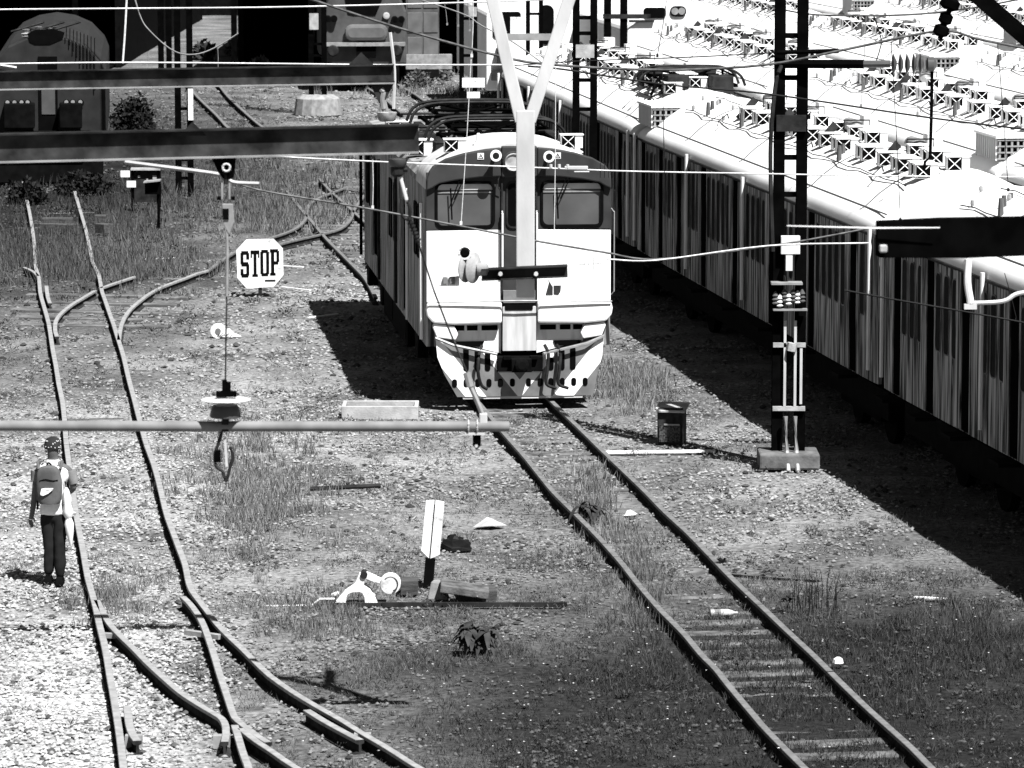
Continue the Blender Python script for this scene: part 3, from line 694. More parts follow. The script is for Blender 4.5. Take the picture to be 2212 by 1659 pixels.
# coupler, hoses
cp = MB(); cp.box((0, -.16, .70), (.68, .2, .22)); cp.box((0, -.3, .70), (.3, .3, .2)); cp.lathe([(.06, 0), (.11, .02), (.11, .12), (.05, .16)], (.0, -.52, .71), (0, 1, 0), 10); cp.box((-.2, -.28, .80), (.12, .1, .06)); cp.box((.2, -.28, .80), (.12, .1, .06)); cp.build('coupler', soot, train, bevel=.01)
MB().box((0, -.2, .585), (.66, .05, .025)).build('coupler_plate', steel_light, train)
for s, x in ((1, .42), (1, .6), (-1, -.62)):
    MB().tube(catmull([(x - s * .05, -.2, .98), (x, -.27, .85), (x - .02, -.3, .6), (x - s * .03, -.29, .4), (x + .12, -.27, .33)], 4), .026, 6).build('air_hose', steel_dark, train)
# roof gear
for u, v, y in ((985, 296, .9), (1238, 302, .9)):
    vent(train, (u - 1120) / 143 + .05, y - .3, 3.68 + .34 * (1 - (abs(u - 1120) / 143 / 1.18) ** 2.4) - .01, 0, s=1.0)
for x in (-.57, .92):
    MB().lathe([(.09, 0), (.09, .02), (.045, .04), (.03, .16), (.02, .18)], (x, .32, 3.68 + .34 * (1 - (abs(x) / 1.18) ** 2.4) - .02), (0, 0, 1), 10).build('roof_insulator', white_paint, train, smooth=True)
pantograph(train, 3.4, 3.66, 2.15); pantograph(train, 6.9, 3.70, 2.15)
for y in (4.2, 5.0, 8.6): vent(train, -1.12, y, 3.50, .1, s=1.25)
for y in (6.2,): vent(train, 1.0, y, 3.50, .1, s=1.1)
for (x, y, z) in ((-.9, 2.4, 3.36), (.9, 2.6, 3.36), (-.4, 5.4, 3.38), (.3, 5.6, 3.38), (.95, 5.0, 3.34), (-1.0, 4.8, 3.34)):
    MB().box((x, y, z + .34), (.32, .42, .3)).build('roof_case', steel_dark, train, bevel=.02)
for k, y in enumerate((2.2, 5.2, 5.9, 9.2)):
    MB().tube([(-1.05, y, 3.5), (-1.05, y, 3.84), (1.05, y + .1, 3.84), (1.05, y + .1, 3.5)], .022, 5).build('roof_bar', steel_dark, train)
mb = MB()
for x in (-.75, .75): mb.bar((x, 2.1, 3.68), (x, 9.3, 3.68), .12, .04)
mb.build('walkway', steel_dark, train)

# pantographs for the first row, over its well between coaches A and C
pg = proto
pantograph(cC, 2.2, 3.75, 2.0)
for x, y in ((-.4, 1.2), (.4, 1.0), (-.5, 3.6), (.5, 3.4)): MB().box((x, y, 3.98), (.4, .5, .34)).build('roof_case', steel_dark, cC, bevel=.02)
MB().tube(catmull([(-.9, 1.0, 3.8), (-.6, 1.6, 4.1), (0, 2.0, 4.0), (.5, 2.9, 4.15)], 4), .03, 6).build('roof_cable', steel_black, cC)

# ------------------------------------------------------------------ masts
def mast(u0, u1, vb, Y, ztop, label, wcol=.14, rungs=(), group='black ladder masts of the overhead line'):
    base = at((u0 + u1) / 2, 800, Y); base.z = 0
    r = thing('catenary_mast', label, 'mast', base, 0, group)
    half = (u1 - u0) / 2 / F * Y
    for s in (-1, 1): MB().box((s * half, 0, ztop / 2), (wcol, .16, ztop)).build('post', steel_black, r)
    for z in rungs: MB().box((0, .02, z), (2 * half - wcol, .05, .07)).build('rung', steel_black, r)
    return r, half
m1, h1 = mast(1679, 1728, 1010, 57.0, 10.2, 'tall black ladder-like mast with white fittings standing right of the train', .145, [at(0, v, 57.0).z for v in (77, 168, 340, 420, 743, 880)])
zz = lambda v, Y=57.0: at(0, v, Y).z
MB().box((0, -.05, .12), (.82, .7, .22)).build('foundation', mat('footing', .16, .08, 6, .95, bump=.5), m1, bevel=.03)
MB().box((0, -.11, zz(265)), (.40, .06, .22)).build('cross_plate', steel_dark, m1)
for v in (743, 880): MB().box((0, -.115, zz(v)), (.44, .05, .06)).build('clamp_bar', concrete_pale, m1)
MB().tube([(.04, -.16, zz(738)), (.02, -.16, zz(755))], .07, 8).build('bolt_cap', concrete_pale, m1)
for x in (-.03, .10): MB().tube([(x - .02, -.2, zz(895)), (x, -.24, .25), (x + .01, -.45, 0.0)], .032, 6).build('guard_pipe', steel_grey, m1)
for x, v0, v1 in ((-.06, 690, 875), (.08, 690, 875), (.16, 750, 870)): MB().box((x, -.13, (zz(v0) + zz(v1)) / 2), (.035, .02, zz(v0) - zz(v1))).build('cable_strip', steel_light, m1)
e = MB().box((0, -.14, zz(527)), (.26, .1, .25)).build('switch_box', porcelain_w, m1, bevel=.01)
MB().box((-.02, -.2, zz(565)), (.09, .1, .2)).build('switch_neck', porcelain_w, e)
MB().box((-.05, -.2, zz(608)), (.42, .22, .03)).build('bracket_shelf', steel_grey, m1)
for k in range(7): MB().lathe([(.02, 0), (.05, .02), (.02, .05), (.05, .07), (.02, .1), (.045, .12), (.01, .18)], (-.2 + k * .06, -.22, zz(660) + random.uniform(0, .08)), (0, 0, 1), 8).build('insulator', porcelain_w if k % 2 else porcelain, m1)
MB().box((0.0, -.2, zz(665)), (.46, .12, .025)).build('bracket_shelf', steel_grey, m1)
# cantilever of this mast at its upper part
MB().tube([(-.2, -.15, zz(112)), (.62, -.25, zz(108))], .035, 6).build('cantilever_arm', steel_black, m1); MB().tube([(-.1, -.12, zz(137)), (.95, -.3, zz(136))], .06, 8).build('cantilever_arm', steel_black, m1)
MB().tube([(.95, -.3, zz(136)), (1.3, -.36, zz(135))], .05, 8).build('insulator_core', porcelain, m1)
ins = MB()
for k in range(5): ins.lathe([(.05, 0), (.15, .02), (.06, .06)], (1.32 + k * .09, -.37, zz(136)), (1, 0, 0), 14)
ins.lathe([(.06, 0), (.1, .02), (.1, .1), (.04, .14)], (1.78, -.37, zz(136)), (1, 0, 0), 12)
ins.build('ribbed_insulator', porcelain, m1, smooth=True)
MB().tube([(1.86, -.38, zz(138)), (1.86, -.38, zz(230)), (1.85, -.38, zz(335)), (1.78, -.38, zz(345)), (1.77, -.38, zz(365))], .022, 6).build('drop_rod', steel_black, m1)
MB().tube(catmull([(-.14, -.15, zz(140)), (-.22, -.2, zz(180)), (-.28, -.2, zz(300)), (-.27, -.2, zz(420)), (-.24, -.2, zz(540))], 4), .028, 6).build('stay_rod', steel_dark, m1)
m2, h2_ = mast(1243, 1281, 700, 78, 10, 'black ladder mast rising behind the right shoulder of the white-fronted train', .13, [at(0, v, 78).z for v in (38, 72, 173, 236, 420)])
MB().box((0, -.1, at(0, 110, 78).z), (.34, .04, .24)).build('sign_plate', concrete_pale, m2)
m3, _ = mast(998, 1027, 0, 98, 10.5, 'slim dark mast behind the train roof bearing small white number plates', .11, [at(0, v, 98).z for v in (40, 120)])
for v in (178, 208): MB().box((.12, -.1, at(0, v, 98).z), (.52 if v < 190 else .3, .03, .22)).build('number_plate', white_dirty, m3)
MB().box((0.1, -.1, at(0, 25, 98).z), (.2, .05, .22)).build('lamp_box', concrete_pale, m3)
m4, _ = mast(390, 416, 418, 101, 11, 'dark ladder mast in tall grass beside the meter box', .14, [at(0, v, 101).z for v in (235, 345, 385)])
MB().box((.17, -.12, at(0, 225, 101).z), (.12, .03, .75)).build('number_strip', white_dirty, m4)
m5, _ = mast(676, 704, 235, 131, 11, 'dark mast on a round concrete footing in front of the far locomotive', .16, [at(0, v, 131).z for v in (95, 120)])
MB().lathe([(.75, 0), (.68, .5), (.5, .62), (.4, .62)], (0, 0, 0), (0, 0, 1), 14).build('footing', concrete, m5)
MB().box((-.1, -.14, at(0, 46, 131).z), (.28, .03, .5)).build('sign_plate', concrete_pale, m5)
m6, _ = mast(355, 372, 0, 150, 12, 'thin dark mast far behind the bush at the top left', .2)
m7, _ = mast(1140, 1168, 0, 118, 11, 'dark mast among white trains behind the arms of the Y-shaped hanger', .12, [at(0, v, 118).z for v in (30, 75)])
MB().box((-.5, -.1, at(0, 60, 118).z), (.34, .1, .6)).build('lamp_box', white_dirty, m7)
m8, _ = mast(1310, 1345, 0, 116, 12, 'dark mast in the black gap left of the cab with twin lamps', .2, [at(0, v, 116).z for v in (38,)])
MB().box((.3, -.1, at(0, 35, 116).z), (1.3, .06, .12)).build('cross_arm', steel_dark, m8)

# ------------------------------------------------------------------ background stock and added sheds
def P_(mb, name, m, parent, **k): return mb.build(name, m, parent, **k)
# dark locomotive, upper left
l0 = at(105, 396, 104); loco = thing('locomotive', 'dark grey round-roofed locomotive end facing the yard at the upper left', 'locomotive', (l0.x, 104, 0), math.radians(5))
pr = [(-1.42, .95), (-1.42, 2.75), (-1.30, 3.05), (-.95, 3.42), (-.5, 3.62), (0, 3.70), (.5, 3.62), (.95, 3.42), (1.30, 3.05), (1.42, 2.75), (1.42, .95)]
MB().prism(pr, 0, 14, 'xz').build('body', loco_grey, loco, bevel=.04)
def lz(v): return at(0, v, 104).z
def lx(u): return (u - 105) / F * 104
sg = MB()
for k in range(13): sg.box((lx(72) + .0 + k * 0, -.02, lz(75)), (.02, .02, .02))
MB().prism([(lx(64), lz(72)), (lx(68), lz(90)), (lx(80), lz(96)), (lx(112), lz(96)), (lx(140), lz(84)), (lx(144), lz(70)), (lx(120), lz(62)), (lx(80), lz(64))], -.02, .0, 'xz').build('front_window', hole_black, loco)
d_ = MB().prism([(lx(86), lz(122)), (lx(127), lz(122)), (lx(127), lz(285)), (lx(86), lz(285))], -.03, 0, 'xz').build('end_door', hole_black, loco)
MB().box((lx(107), -.04, lz(205)), (.33, .02, .95)).build('door_panel', loco_mid, d_)
for u in (20, 35, 50, 63, 146, 160, 176):
    MB().lathe([(.09, 0), (.09, .2), (.06, .25)], (lx(u), -.28, lz(222)), (0, 1, 0), 10).build('lamp', soot, loco); MB().lathe([(.05, 0), (.03, .02)], (lx(u), -.3, lz(219)), (0, 1, 0), 8).build('lamp_lens', steel_grey, loco)
MB().box((lx(45), -.25, lz(248)), (.75, .4, .62)).build('jumper_box', soot, loco, bevel=.03); MB().box((lx(155), -.25, lz(248)), (.55, .4, .62)).build('jumper_box', soot, loco, bevel=.03)
MB().box((0, -.3, lz(287)), (2.1, .5, .12)).build('buffer_beam', soot, loco)
MB().box((0, 6.5, .6), (2.3, 13, .6)).build('underframe', soot, loco); MB().box((0, .0, .52), (2.7, .3, .84)).build('pilot', soot, loco)  # front slab added to blacken the shaded gap under the body
MB().tube([(lx(5), -.1, lz(140)), (lx(40), -.1, lz(146))], .04, 5).build('handle', steel_light, loco)
for k in range(6):
    e_ = MB().lathe([(.06, 0), (.13, .03), (.06, .06), (.13, .09), (.06, .12), (.1, .2)], (lx(60 + k * 12), .6 + (k % 3) * .7, 3.62), (0, 0, 1), 10).build('roof_insulator', porcelain if k % 2 else concrete, loco)
for x in (-.5, 0, .4): MB().tube([(x - .4, .8, 3.75), (x + .4, 1.6, 3.95)], .03, 5).build('roof_bar', steel_dark, loco)
for k in range(9): MB().bar((lx(148 + k * 7.5), -.06, lz(58 + k * 3)), (lx(147 + k * 7.5), -.06, lz(84 + k * 14)), .02, .02).build('grille_bar', steel_black, loco)
# far locomotive with nose
l1 = at(789, 190, 143); lc2 = thing('locomotive', 'grey locomotive nose with twin lamps at each side, far away at the top centre', 'locomotive', (l1.x, 143, 0), math.radians(4))
def z2(v): return at(0, v, 143).z
def x2(u): return (u - 789) / F * 143
pr = [(-1.4, .9), (-1.4, 2.7), (-1.1, 3.4), (0, 3.8), (1.1, 3.4), (1.4, 2.7), (1.4, .9)]
MB().prism(pr, 0, 15, 'xz').build('body', loco_mid, lc2, bevel=.08)
MB().prism(rrect(x2(745), x2(838), z2(88), z2(52), .25), -.25, 0, 'xz').build('nose_cowl', mat('nose', .14, .09, 2, .35), lc2, bevel=.12)
MB().prism([(x2(752), z2(30)), (x2(765), z2(33)), (x2(812), z2(33)), (x2(826), z2(0)), (x2(830), z2(-25)), (x2(742), z2(-25))], -.03, 0, 'xz').build('windscreen', hole_black, lc2)
for u, v in ((709, 40), (722, 40), (853, 42), (867, 42)):
    h_ = MB().lathe([(.12, 0), (.12, .16), (.08, .2)], (x2(u), -.2, z2(v)), (0, 1, 0), 12).build('lamp', soot, lc2); MB().lathe([(.07, 0), (.05, .01)], (x2(u), -.21, z2(v)), (0, 1, 0), 10).build('lens', glass_dark, h_)
MB().lathe([(.07, 0), (.11, .01), (.12, .06), (.11, .1)], (x2(835), -.12, z2(34)), (0, 1, 0), 14).build('marker_lamp', concrete_pale, lc2)
MB().box((0, -.15, z2(95)), (2.7, .3, .12)).build('buffer_beam', steel_grey, lc2)
for u in (719, 855): MB().lathe([(.16, 0), (.2, .03), (.12, .08), (.1, .4)], (x2(u), -.55, z2(108)), (0, 1, 0), 12).build('buffer', steel_dark, lc2)
MB().prism(rrect(x2(770), x2(812), z2(125), z2(90), .05), -.2, -.16, 'xz').build('coupler_pocket', hole_black, lc2)
MB().box((0, 7, .55), (2.3, 14, .6)).build('underframe', soot, lc2)
# grey wagon end right of it
b0 = at(913, 120, 147); wg = thing('box_wagon', 'tall grey panelled wagon end beside the far locomotive', 'wagon', (b0.x, 147, 0), math.radians(5))
MB().box((0, 4, 2.45), (1.15, 8, 4.4)).build('body', mat('wagon', .12, .05, 1.5, .8), wg)
for k in range(8): MB().box((-.28 + (k % 2) * .56, -.01, 1.3 + (k // 2) * .85), (.5, .03, .7)).build('panel', mat('wagon_panel', .14, .09, 2, .8), wg, bevel=.02)
MB().box((.2, -.05, .8), (1.6, .5, .5)).build('end_beam', concrete, wg)
# white cab front with twin lamps (top right)
c0 = at(1462, 60, 118); cabf = thing('electric_train_car', 'white train cab with one wide window and an oval twin lamp', 'train', (c0.x, 118, 0), math.radians(7))
MB().prism(profile(3.95, 3.1), 0, 15, 'xz').build('body', roof_white, cabf, bevel=.05)
def z3(v): return at(0, v, 118).z
def x3(u): return (u - 1462) / F * 118
MB().prism(rrect(x3(1389), x3(1438), z3(39), z3(16), .1), -.03, 0, 'xz').build('windscreen', hole_black, cabf)
lo_ = MB().prism(rrect(x3(1447), x3(1482), z3(36), z3(13), .14), -.05, 0, 'xz').build('twin_lamp', soot, cabf)
for u in (1457, 1472): MB().lathe([(.10, 0), (.08, .02)], (x3(u), -.06, z3(24)), (0, 1, 0), 14).build('lens', steel_grey, lo_)
MB().box((-1.0, -.05, z3(45)), (.7, .1, .06)).build('step', steel_dark, cabf)
# white train fronts seen between the Y arms
for (u, v, Y, hd, lab) in ((1150, 60, 128, 5, 'white train front partly hidden by masts between the arms of the Y-shaped hanger'), (1275, 60, 134, 6, 'white train front behind the ladder mast at the top of the photo')):
    q = at(u, v, Y); t_ = thing('electric_train_car', lab, 'train', (q.x, Y, 0), math.radians(hd))
    MB().prism(profile(3.9, 3.1), 0, 12, 'xz').build('body', roof_white, t_, bevel=.05)
    MB().prism(rrect(-1.2, -.35, 2.5, 3.3, .1), -.03, 0, 'xz').build('windscreen', hole_black, t_); MB().prism(rrect(.2, .65, 2.3, 3.5, .2), -.03, 0, 'xz').build('door_window', hole_black, t_)
    for x in (-.9, .9): MB().box((x, -.2, 2.0), (.35, .3, .6)).build('jumper_box', steel_dark, t_)
    MB().box((0, -.2, 1.4), (2.5, .3, .3)).build('buffer_beam', steel_dark, t_)
# added open-fronted sheds; their unseen roofs keep the back black
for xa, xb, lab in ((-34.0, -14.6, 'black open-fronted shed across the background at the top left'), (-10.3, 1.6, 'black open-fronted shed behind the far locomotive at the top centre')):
    sd = thing('train_shed', lab, 'shed', ((xa + xb) / 2, 152, 0)); W_ = xb - xa  # added shed, there only to keep the background black
    MB().box((0, 24, 4.8), (W_, 48, .3)).build('roof', soot, sd)  # unseen added roof that shades the back
    MB().box((0, 47.8, 2.3), (W_, .3, 4.6)).build('back_wall', soot, sd)  # walls, columns and floor from here on belong to the added shed
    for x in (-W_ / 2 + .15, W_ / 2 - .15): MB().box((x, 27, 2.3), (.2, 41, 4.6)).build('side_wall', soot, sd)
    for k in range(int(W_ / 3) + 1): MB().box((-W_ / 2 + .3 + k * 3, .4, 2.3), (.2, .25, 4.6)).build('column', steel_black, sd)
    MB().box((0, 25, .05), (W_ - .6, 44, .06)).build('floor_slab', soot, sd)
wl = MB().box((-12.5, 205, 4), (30, .5, 8)).build('wall', soot, None, center=True); tag(wl, 'black wall closing the lit gap between the two sheds', 'wall')  # backdrop added so the distance behind the gap stays black
# ------------------------------------------------------------------ foreground hangers of the overhead line
def ibeam(name, a, b, hgt, label, cat='beam', flange=.11, m=None):
    a, b = Vector(a), Vector(b); d = (b - a).normalized()
    r = thing(name, label, cat, a)
    L = (b - a).length; m = m or steel_dark
    def seg(dy, dz, sy, sz, nm, mm):
        mid = (a + b) / 2 - a + Vector((0, dy, dz)); x = d; z = Vector((0, 0, 1)); y = z.cross(x).normalized(); z = x.cross(y)
        MB().box(mid, (L, sy, sz), M=Matrix((x, y, z)).transposed()).build(nm, mm, r)
    seg(0, hgt / 2 - .006, flange, .012, 'top_flange', m); seg(0, -hgt / 2 + .006, flange, .012, 'bottom_flange', steel_grey); seg(0, 0, .012, hgt - .026, 'web', beam_web)
    return r
Y1, Y2 = 42.0, 31.0
bm1 = ibeam('steel_beam', at(-120, 176, Y1), at(851, 160, Y1), .19, 'thin dark steel beam reaching in from the left, the upper one of two', 'beam')
bm2 = ibeam('steel_beam', at(-120, 323, Y2), at(905, 299, Y2), .215, 'thick dark steel beam reaching in from the left above the stop sign', 'beam', .12)
for bm_, (u, v), Yb in ((bm1, (780, 128), Y1), (bm2, (416, 278), Y2)):
    q = at(u, v, Yb) - Vector(bm_.location); s_ = 15 / F * Yb
    MB().prism([(q.x - 2 * s_, q.z - s_), (q.x + 2 * s_, q.z - s_), (q.x, q.z + s_)], q.y - .008, q.y + .008, 'xz').build('gusset', steel_dark, bm_)
def bowl(name, c, r_, hgt, m, parent): return MB().lathe([(r_ * .35, 0), (r_ * .7, 0), (r_ * .85, hgt * .15), (r_, hgt), (r_ * .4, hgt * 1.08)], c, (0, 0, 1), 20).build(name, m, parent, smooth=True)
# hook hanging from the upper beam end
q0 = at(823, 188, Y1); hk = thing('hook_hanger', 'steel eye hook with bowl insulator hanging from the end of the upper beam', 'insulator', q0)
def rel(u, v, Y, o=q0): return at(u, v, Y) - o
MB().prism([(-.12, .06), (.14, .06), (.03, -.16), (-.02, -.16)], -.012, .012, 'xz').build('eye_plate', steel_dark, hk)
MB().tube(catmull([rel(823, 192, Y1), rel(828, 200, Y1), rel(826, 215, Y1), rel(829, 235, Y1)], 4), [.03] * 13, 8).build('hook', steel_grey, hk)
for du in (-6, 0, 6): MB().tube([rel(827 + du * .5, 216, Y1), rel(830 + du, 242, Y1)], .018, 6).build('prong', steel_grey, hk)
o_ = bowl('bowl_insulator', rel(836, 262, Y1), .10, .09, mat('bowl', .5, .15, 8, .3), hk)
# stay with insulator from the lower beam end down to the registration pipe
q1 = at(858, 338, Y2); st = thing('insulated_stay', 'chain of insulator, clamp and twisted rod slanting from the beam end down to the pipe', 'stay', q1)
rl = lambda u, v, Y=Y2: at(u, v, Y) - q1
bowl('bowl_insulator', rl(859, 360), .075, .06, porcelain, st).rotation_euler = (0, 0, 0)
MB().lathe([(.03, 0), (.05, .02), (.05, .07), (.03, .09)], rl(858, 382), (0, 0, 1), 10).build('clamp', steel_dark, st); MB().lathe([(.02, 0), (.02, .12)], rl(845, 366), (1, 0, 0), 8).build('clamp_bolt', steel_dark, st)
MB().tube([rl(862, 372), rl(868, 395), rl(878, 432)], .014, 6).build('link_rod', steel_light, st)
MB().tube(catmull([rl(868, 430), rl(866, 455), rl(874, 472), rl(884, 470), rl(886, 452), rl(880, 436)], 4), .012, 6).build('hook', steel_dark, st)
MB().tube([rl(883, 470), rl(895, 500), rl(905, 528)], .016, 6).build('twisted_end', steel_dark, st)
for k in range(7): MB().lathe([(.024, -.006), (.024, .006)], rl(884 + k * 3.2, 474 + k * 7.5), (rl(905, 528) - rl(884, 474)).normalized(), 8).build('coil', steel_dark, st)
MB().tube([rl(905, 528), rl(938, 630), rl(965, 700), rl(996, 775), rl(1012, 812)], .008, 6).build('stay_cable', steel_dark, st)
MB().tube([rl(1008, 805), rl(1016, 835)], .028, 8).build('grip', steel_grey, st); MB().tube([rl(1016, 835), rl(1030, 865), rl(1042, 895)], .02, 6).build('rod_end', steel_grey, st)
# drop rod with insulator in the middle of the lower beam
q2 = at(487, 345, Y2); dr_ = thing('drop_hanger', 'long rod hanger with shackles and bowl insulator dropping from the beam to the horizontal pipe', 'hanger', q2)
rm = lambda u, v, Y=Y2: at(u, v, Y) - q2
MB().prism([(-.11, .03), (.08, .03), (.06, -.13), (.0, -.16), (-.05, -.1)], -.01, .01, 'xz').build('eye_plate', steel_black, dr_)
MB().lathe([(.05, -.015), (.05, .015)], rm(489, 364), (0, 1, 0), 14).build('eye', steel_black, dr_); rg = MB(); rg.tube([rm(489 + 8 * math.cos(a), 362 + 8 * math.sin(a), Y2 - .04) for a in np.linspace(0, 6.28, 14)], .009, 6); rg.build('ring', steel_light, dr_)
MB().tube([rm(488, 370), rm(488, 398)], .016, 6).build('shackle', steel_dark, dr_)
for du in (-8, 8): MB().bar(rm(488 + du, 395), rm(488 + du, 430), .012, .03).build('strap', steel_grey, dr_)
for du in (-15, 15): MB().lathe([(.014, -.014), (.014, .014)], rm(488 + du, 428), (1, 0, 0), 8).build('strap_bolt', steel_black, dr_)
MB().prism([(rm(476, 0).x, rm(0, 440).z), (rm(500, 0).x, rm(0, 440).z), (rm(502, 0).x, rm(0, 480).z), (rm(491, 0).x, rm(0, 508).z), (rm(478, 0).x, rm(0, 484).z)], -.015, .015, 'xz').build('spoon_link', steel_grey, dr_, bevel=.006)
MB().box(rm(488, 462) + Vector((0, -.02, 0)), (.045, .012, .08)).build('link_hole', hole_black, dr_)
MB().tube([rm(490, 500), rm(491, 540), rm(490, 640)], .011, 8).build('rod', steel_grey, dr_); MB().tube([rm(490, 640), rm(488, 730), rm(487, 822)], .006, 6).build('rod', steel_dark, dr_)
MB().box(rm(485, 835), (.035, .03, .10)).build('cap_clamp', steel_black, dr_); MB().box(rm(494, 838), (.03, .03, .09)).build('cap_clamp', steel_black, dr_); MB().box(rm(489, 851), (.15, .06, .04)).build('cap_clamp', steel_black, dr_)
MB().lathe([(.02, -.004), (.18, 0), (.185, .004), (.17, .008), (.03, .012)], rm(488, 864), (0, 0, 1), 24).build('shed_disc', porcelain_w, dr_, smooth=True)
MB().lathe([(.112, 0), (.117, .01), (.105, .07), (.09, .09), (.03, .09)], rm(487, 901), (0, 0, 1), 20).build('bowl_insulator', porcelain, dr_, smooth=True)
MB().box(rm(487, 917), (.05, .07, .10)).build('pipe_clamp', steel_dark, dr_)
MB().tube(catmull([rm(481, 925), rm(474, 950), rm(464, 985), rm(468, 1008), rm(482, 1020), rm(488, 1040), rm(497, 1010), rm(503, 985), rm(497, 965)], 4), .012, 6).build('hook', steel_dark, dr_)
MB().bar(rm(486, 945), rm(490, 1008), .018, .02).build('tongue', steel_light, dr_); MB().box(rm(470, 985), (.045, .03, .09)).build('hook_weight', steel_black, dr_)
# registration pipe
q3 = at(1100, 921, Y2); pp = thing('registration_pipe', 'long grey horizontal pipe crossing the left half of the photo above the walking person', 'pipe', q3)
MB().tube([Vector((0, 0, 0)), at(400, 921, Y2) - q3, at(-140, 919, Y2) - q3], 11.5 / F * Y2, 16).build('pipe', mat('pipe_grey', .22, .15, 5, .5), pp, smooth=True)
for u in (1012, 1031): rg = MB(); rg.tube([at(u, 921, Y2) - q3 + Vector((0, .047 * math.cos(a), .047 * math.sin(a))) for a in np.linspace(0, 6.28, 15)], .006, 5); rg.build('u_bolt', steel_light, pp)
MB().box(at(1026, 936, Y2) - q3, (.15, .06, .018)).build('clamp_plate', steel_light, pp); MB().prism([(at(1020, 0, Y2).x - q3.x, at(0, 938, Y2).z - q3.z), (at(1038, 0, Y2).x - q3.x, at(0, 938, Y2).z - q3.z), (at(1038, 0, Y2).x - q3.x, at(0, 962, Y2).z - q3.z), (at(1029, 0, Y2).x - q3.x, at(0, 971, Y2).z - q3.z), (at(1020, 0, Y2).x - q3.x, at(0, 962, Y2).z - q3.z)], -.01, .01, 'xz').build('lug', steel_black, pp)
MB().lathe([(.012, -.014), (.012, .0)], at(1029, 963, Y2) - q3, (0, 1, 0), 8).build('lug_pin', steel_light, pp); MB().box(at(1044, 905, Y2) - q3, (.06, .05, .09)).build('stay_lug', steel_light, pp, bevel=.01)
# pale Y-shaped hanger
Y3 = 39.0; q4 = at(1135, 600, Y3); yh = thing('y_hanger', 'pale Y-shaped steel hanger coming down in front of the train', 'hanger', q4)
ry = lambda u, v, Y=Y3: at(u, v, Y) - q4
tw = 40 / F * Y3
MB().bar(ry(1135, 642), ry(1135, 238), tw, .10, (0, 1, 0)).build('stem', steel_light, yh, bevel=.01)
MB().bar(ry(1126, 262), ry(1050, -60), 27 / F * Y3, .09, (0, 1, 0)).build('arm', steel_light, yh, bevel=.008); MB().bar(ry(1144, 262), ry(1248, -60), 27 / F * Y3, .088, (0, 1, 0)).build('arm', steel_light, yh, bevel=.008)
MB().bar(ry(1092, 80), ry(1196, 80), .06, .05, (0, 1, 0)).build('cross_tie', steel_grey, yh)
mb = MB(); a_, b_ = ry(1040, 593, Y3 - .12), ry(1226, 585, Y3 - .12)
mb.bar(a_ + Vector((0, 0, .05)), b_ + Vector((0, 0, .05)), .13, .012); mb.bar(a_, b_, .012, .09); mb.bar(a_ + Vector((0, 0, -.05)), b_ + Vector((0, 0, -.05)), .10, .012); mb.build('foot_beam', steel_dark, yh)
for u in (1081, 1158): MB().lathe([(.02, 0), (.02, .03)], ry(u, 592, Y3 - .20), (0, 1, 0), 8).build('bolt', steel_light, yh)
# double disc insulator at the left end of the foot beam
q5 = at(1020, 580, Y3); di = thing('disc_insulator', 'twin glass disc insulator at the left end of the short beam below the Y-shaped hanger', 'insulator', q5)
for k, u in enumerate((1008, 1023)): MB().lathe([(.03, -.02), (.14, -.012), (.145, .0), (.10, .02), (.03, .03)], at(u, 577 + k * 2, Y3 - .1) - q5, (1, -.55, -.05), 22).build('disc', concrete_pale, di, smooth=True)
MB().lathe([(.05, 0), (.062, .02), (.062, .09), (.03, .11)], at(1030, 582, Y3 - .1) - q5, (1, 0, 0), 14).build('cap', concrete, di, smooth=True); MB().tube([at(1048, 585, Y3 - .1) - q5, at(1056, 588, Y3 - .1) - q5], .03, 8).build('socket', steel_dark, di)
MB().lathe([(.03, 0), (.045, .01), (.045, .04), (.02, .06)], at(1004, 546, Y3 - .2) - q5, (0, 1, 0), 14).build('lamp_eye', glass_dark, di); rg = MB(); rg.tube([at(1004 + 13 * math.cos(a), 546 + 13 * math.sin(a), Y3 - .18) - q5 for a in np.linspace(0, 6.28, 16)], .012, 5); rg.build('eye_ring', white_paint, di)
MB().box(at(970, 607, Y3) - q5, (.19, .06, .09)).build('terminal_block', white_paint, di, bevel=.008)
for u in (962, 977): MB().box(at(u, 606, Y3 - .05) - q5, (.045, .03, .07)).build('terminal', cab_mid, di, bevel=.006)
MB().bar(at(980, 540, Y3) - q5, at(968, 598, Y3) - q5, .05, .03, (0, 1, 0)).build('pale_strut', white_paint, di)
# dark beam at the right
q6 = at(1893, 513, 27.0); rbm = thing('steel_beam', 'black out-of-focus beam end cutting in from the right edge', 'beam', q6)
e2 = at(2330, 506, 27.0)
MB().prism([(0, -.115), (.02, -.125), (.55, -.128), (e2.x - q6.x, -.10), (e2.x - q6.x, .14), (.4, .125), (0, .105)], -.06, .06, 'xz').build('beam_box', steel_black, rbm, bevel=.004)
MB().tube([at(1700, 488, 27) - q6, at(1880, 493, 26.9) - q6, at(2030, 492, 26.88) - q6], [.004, .007, .004], 6).build('bright_rod', white_paint, rbm)
MB().box(at(1908, 537, 26.9) - q6, (.05, .05, .05)).build('end_fitting', concrete_pale, rbm, bevel=.01)
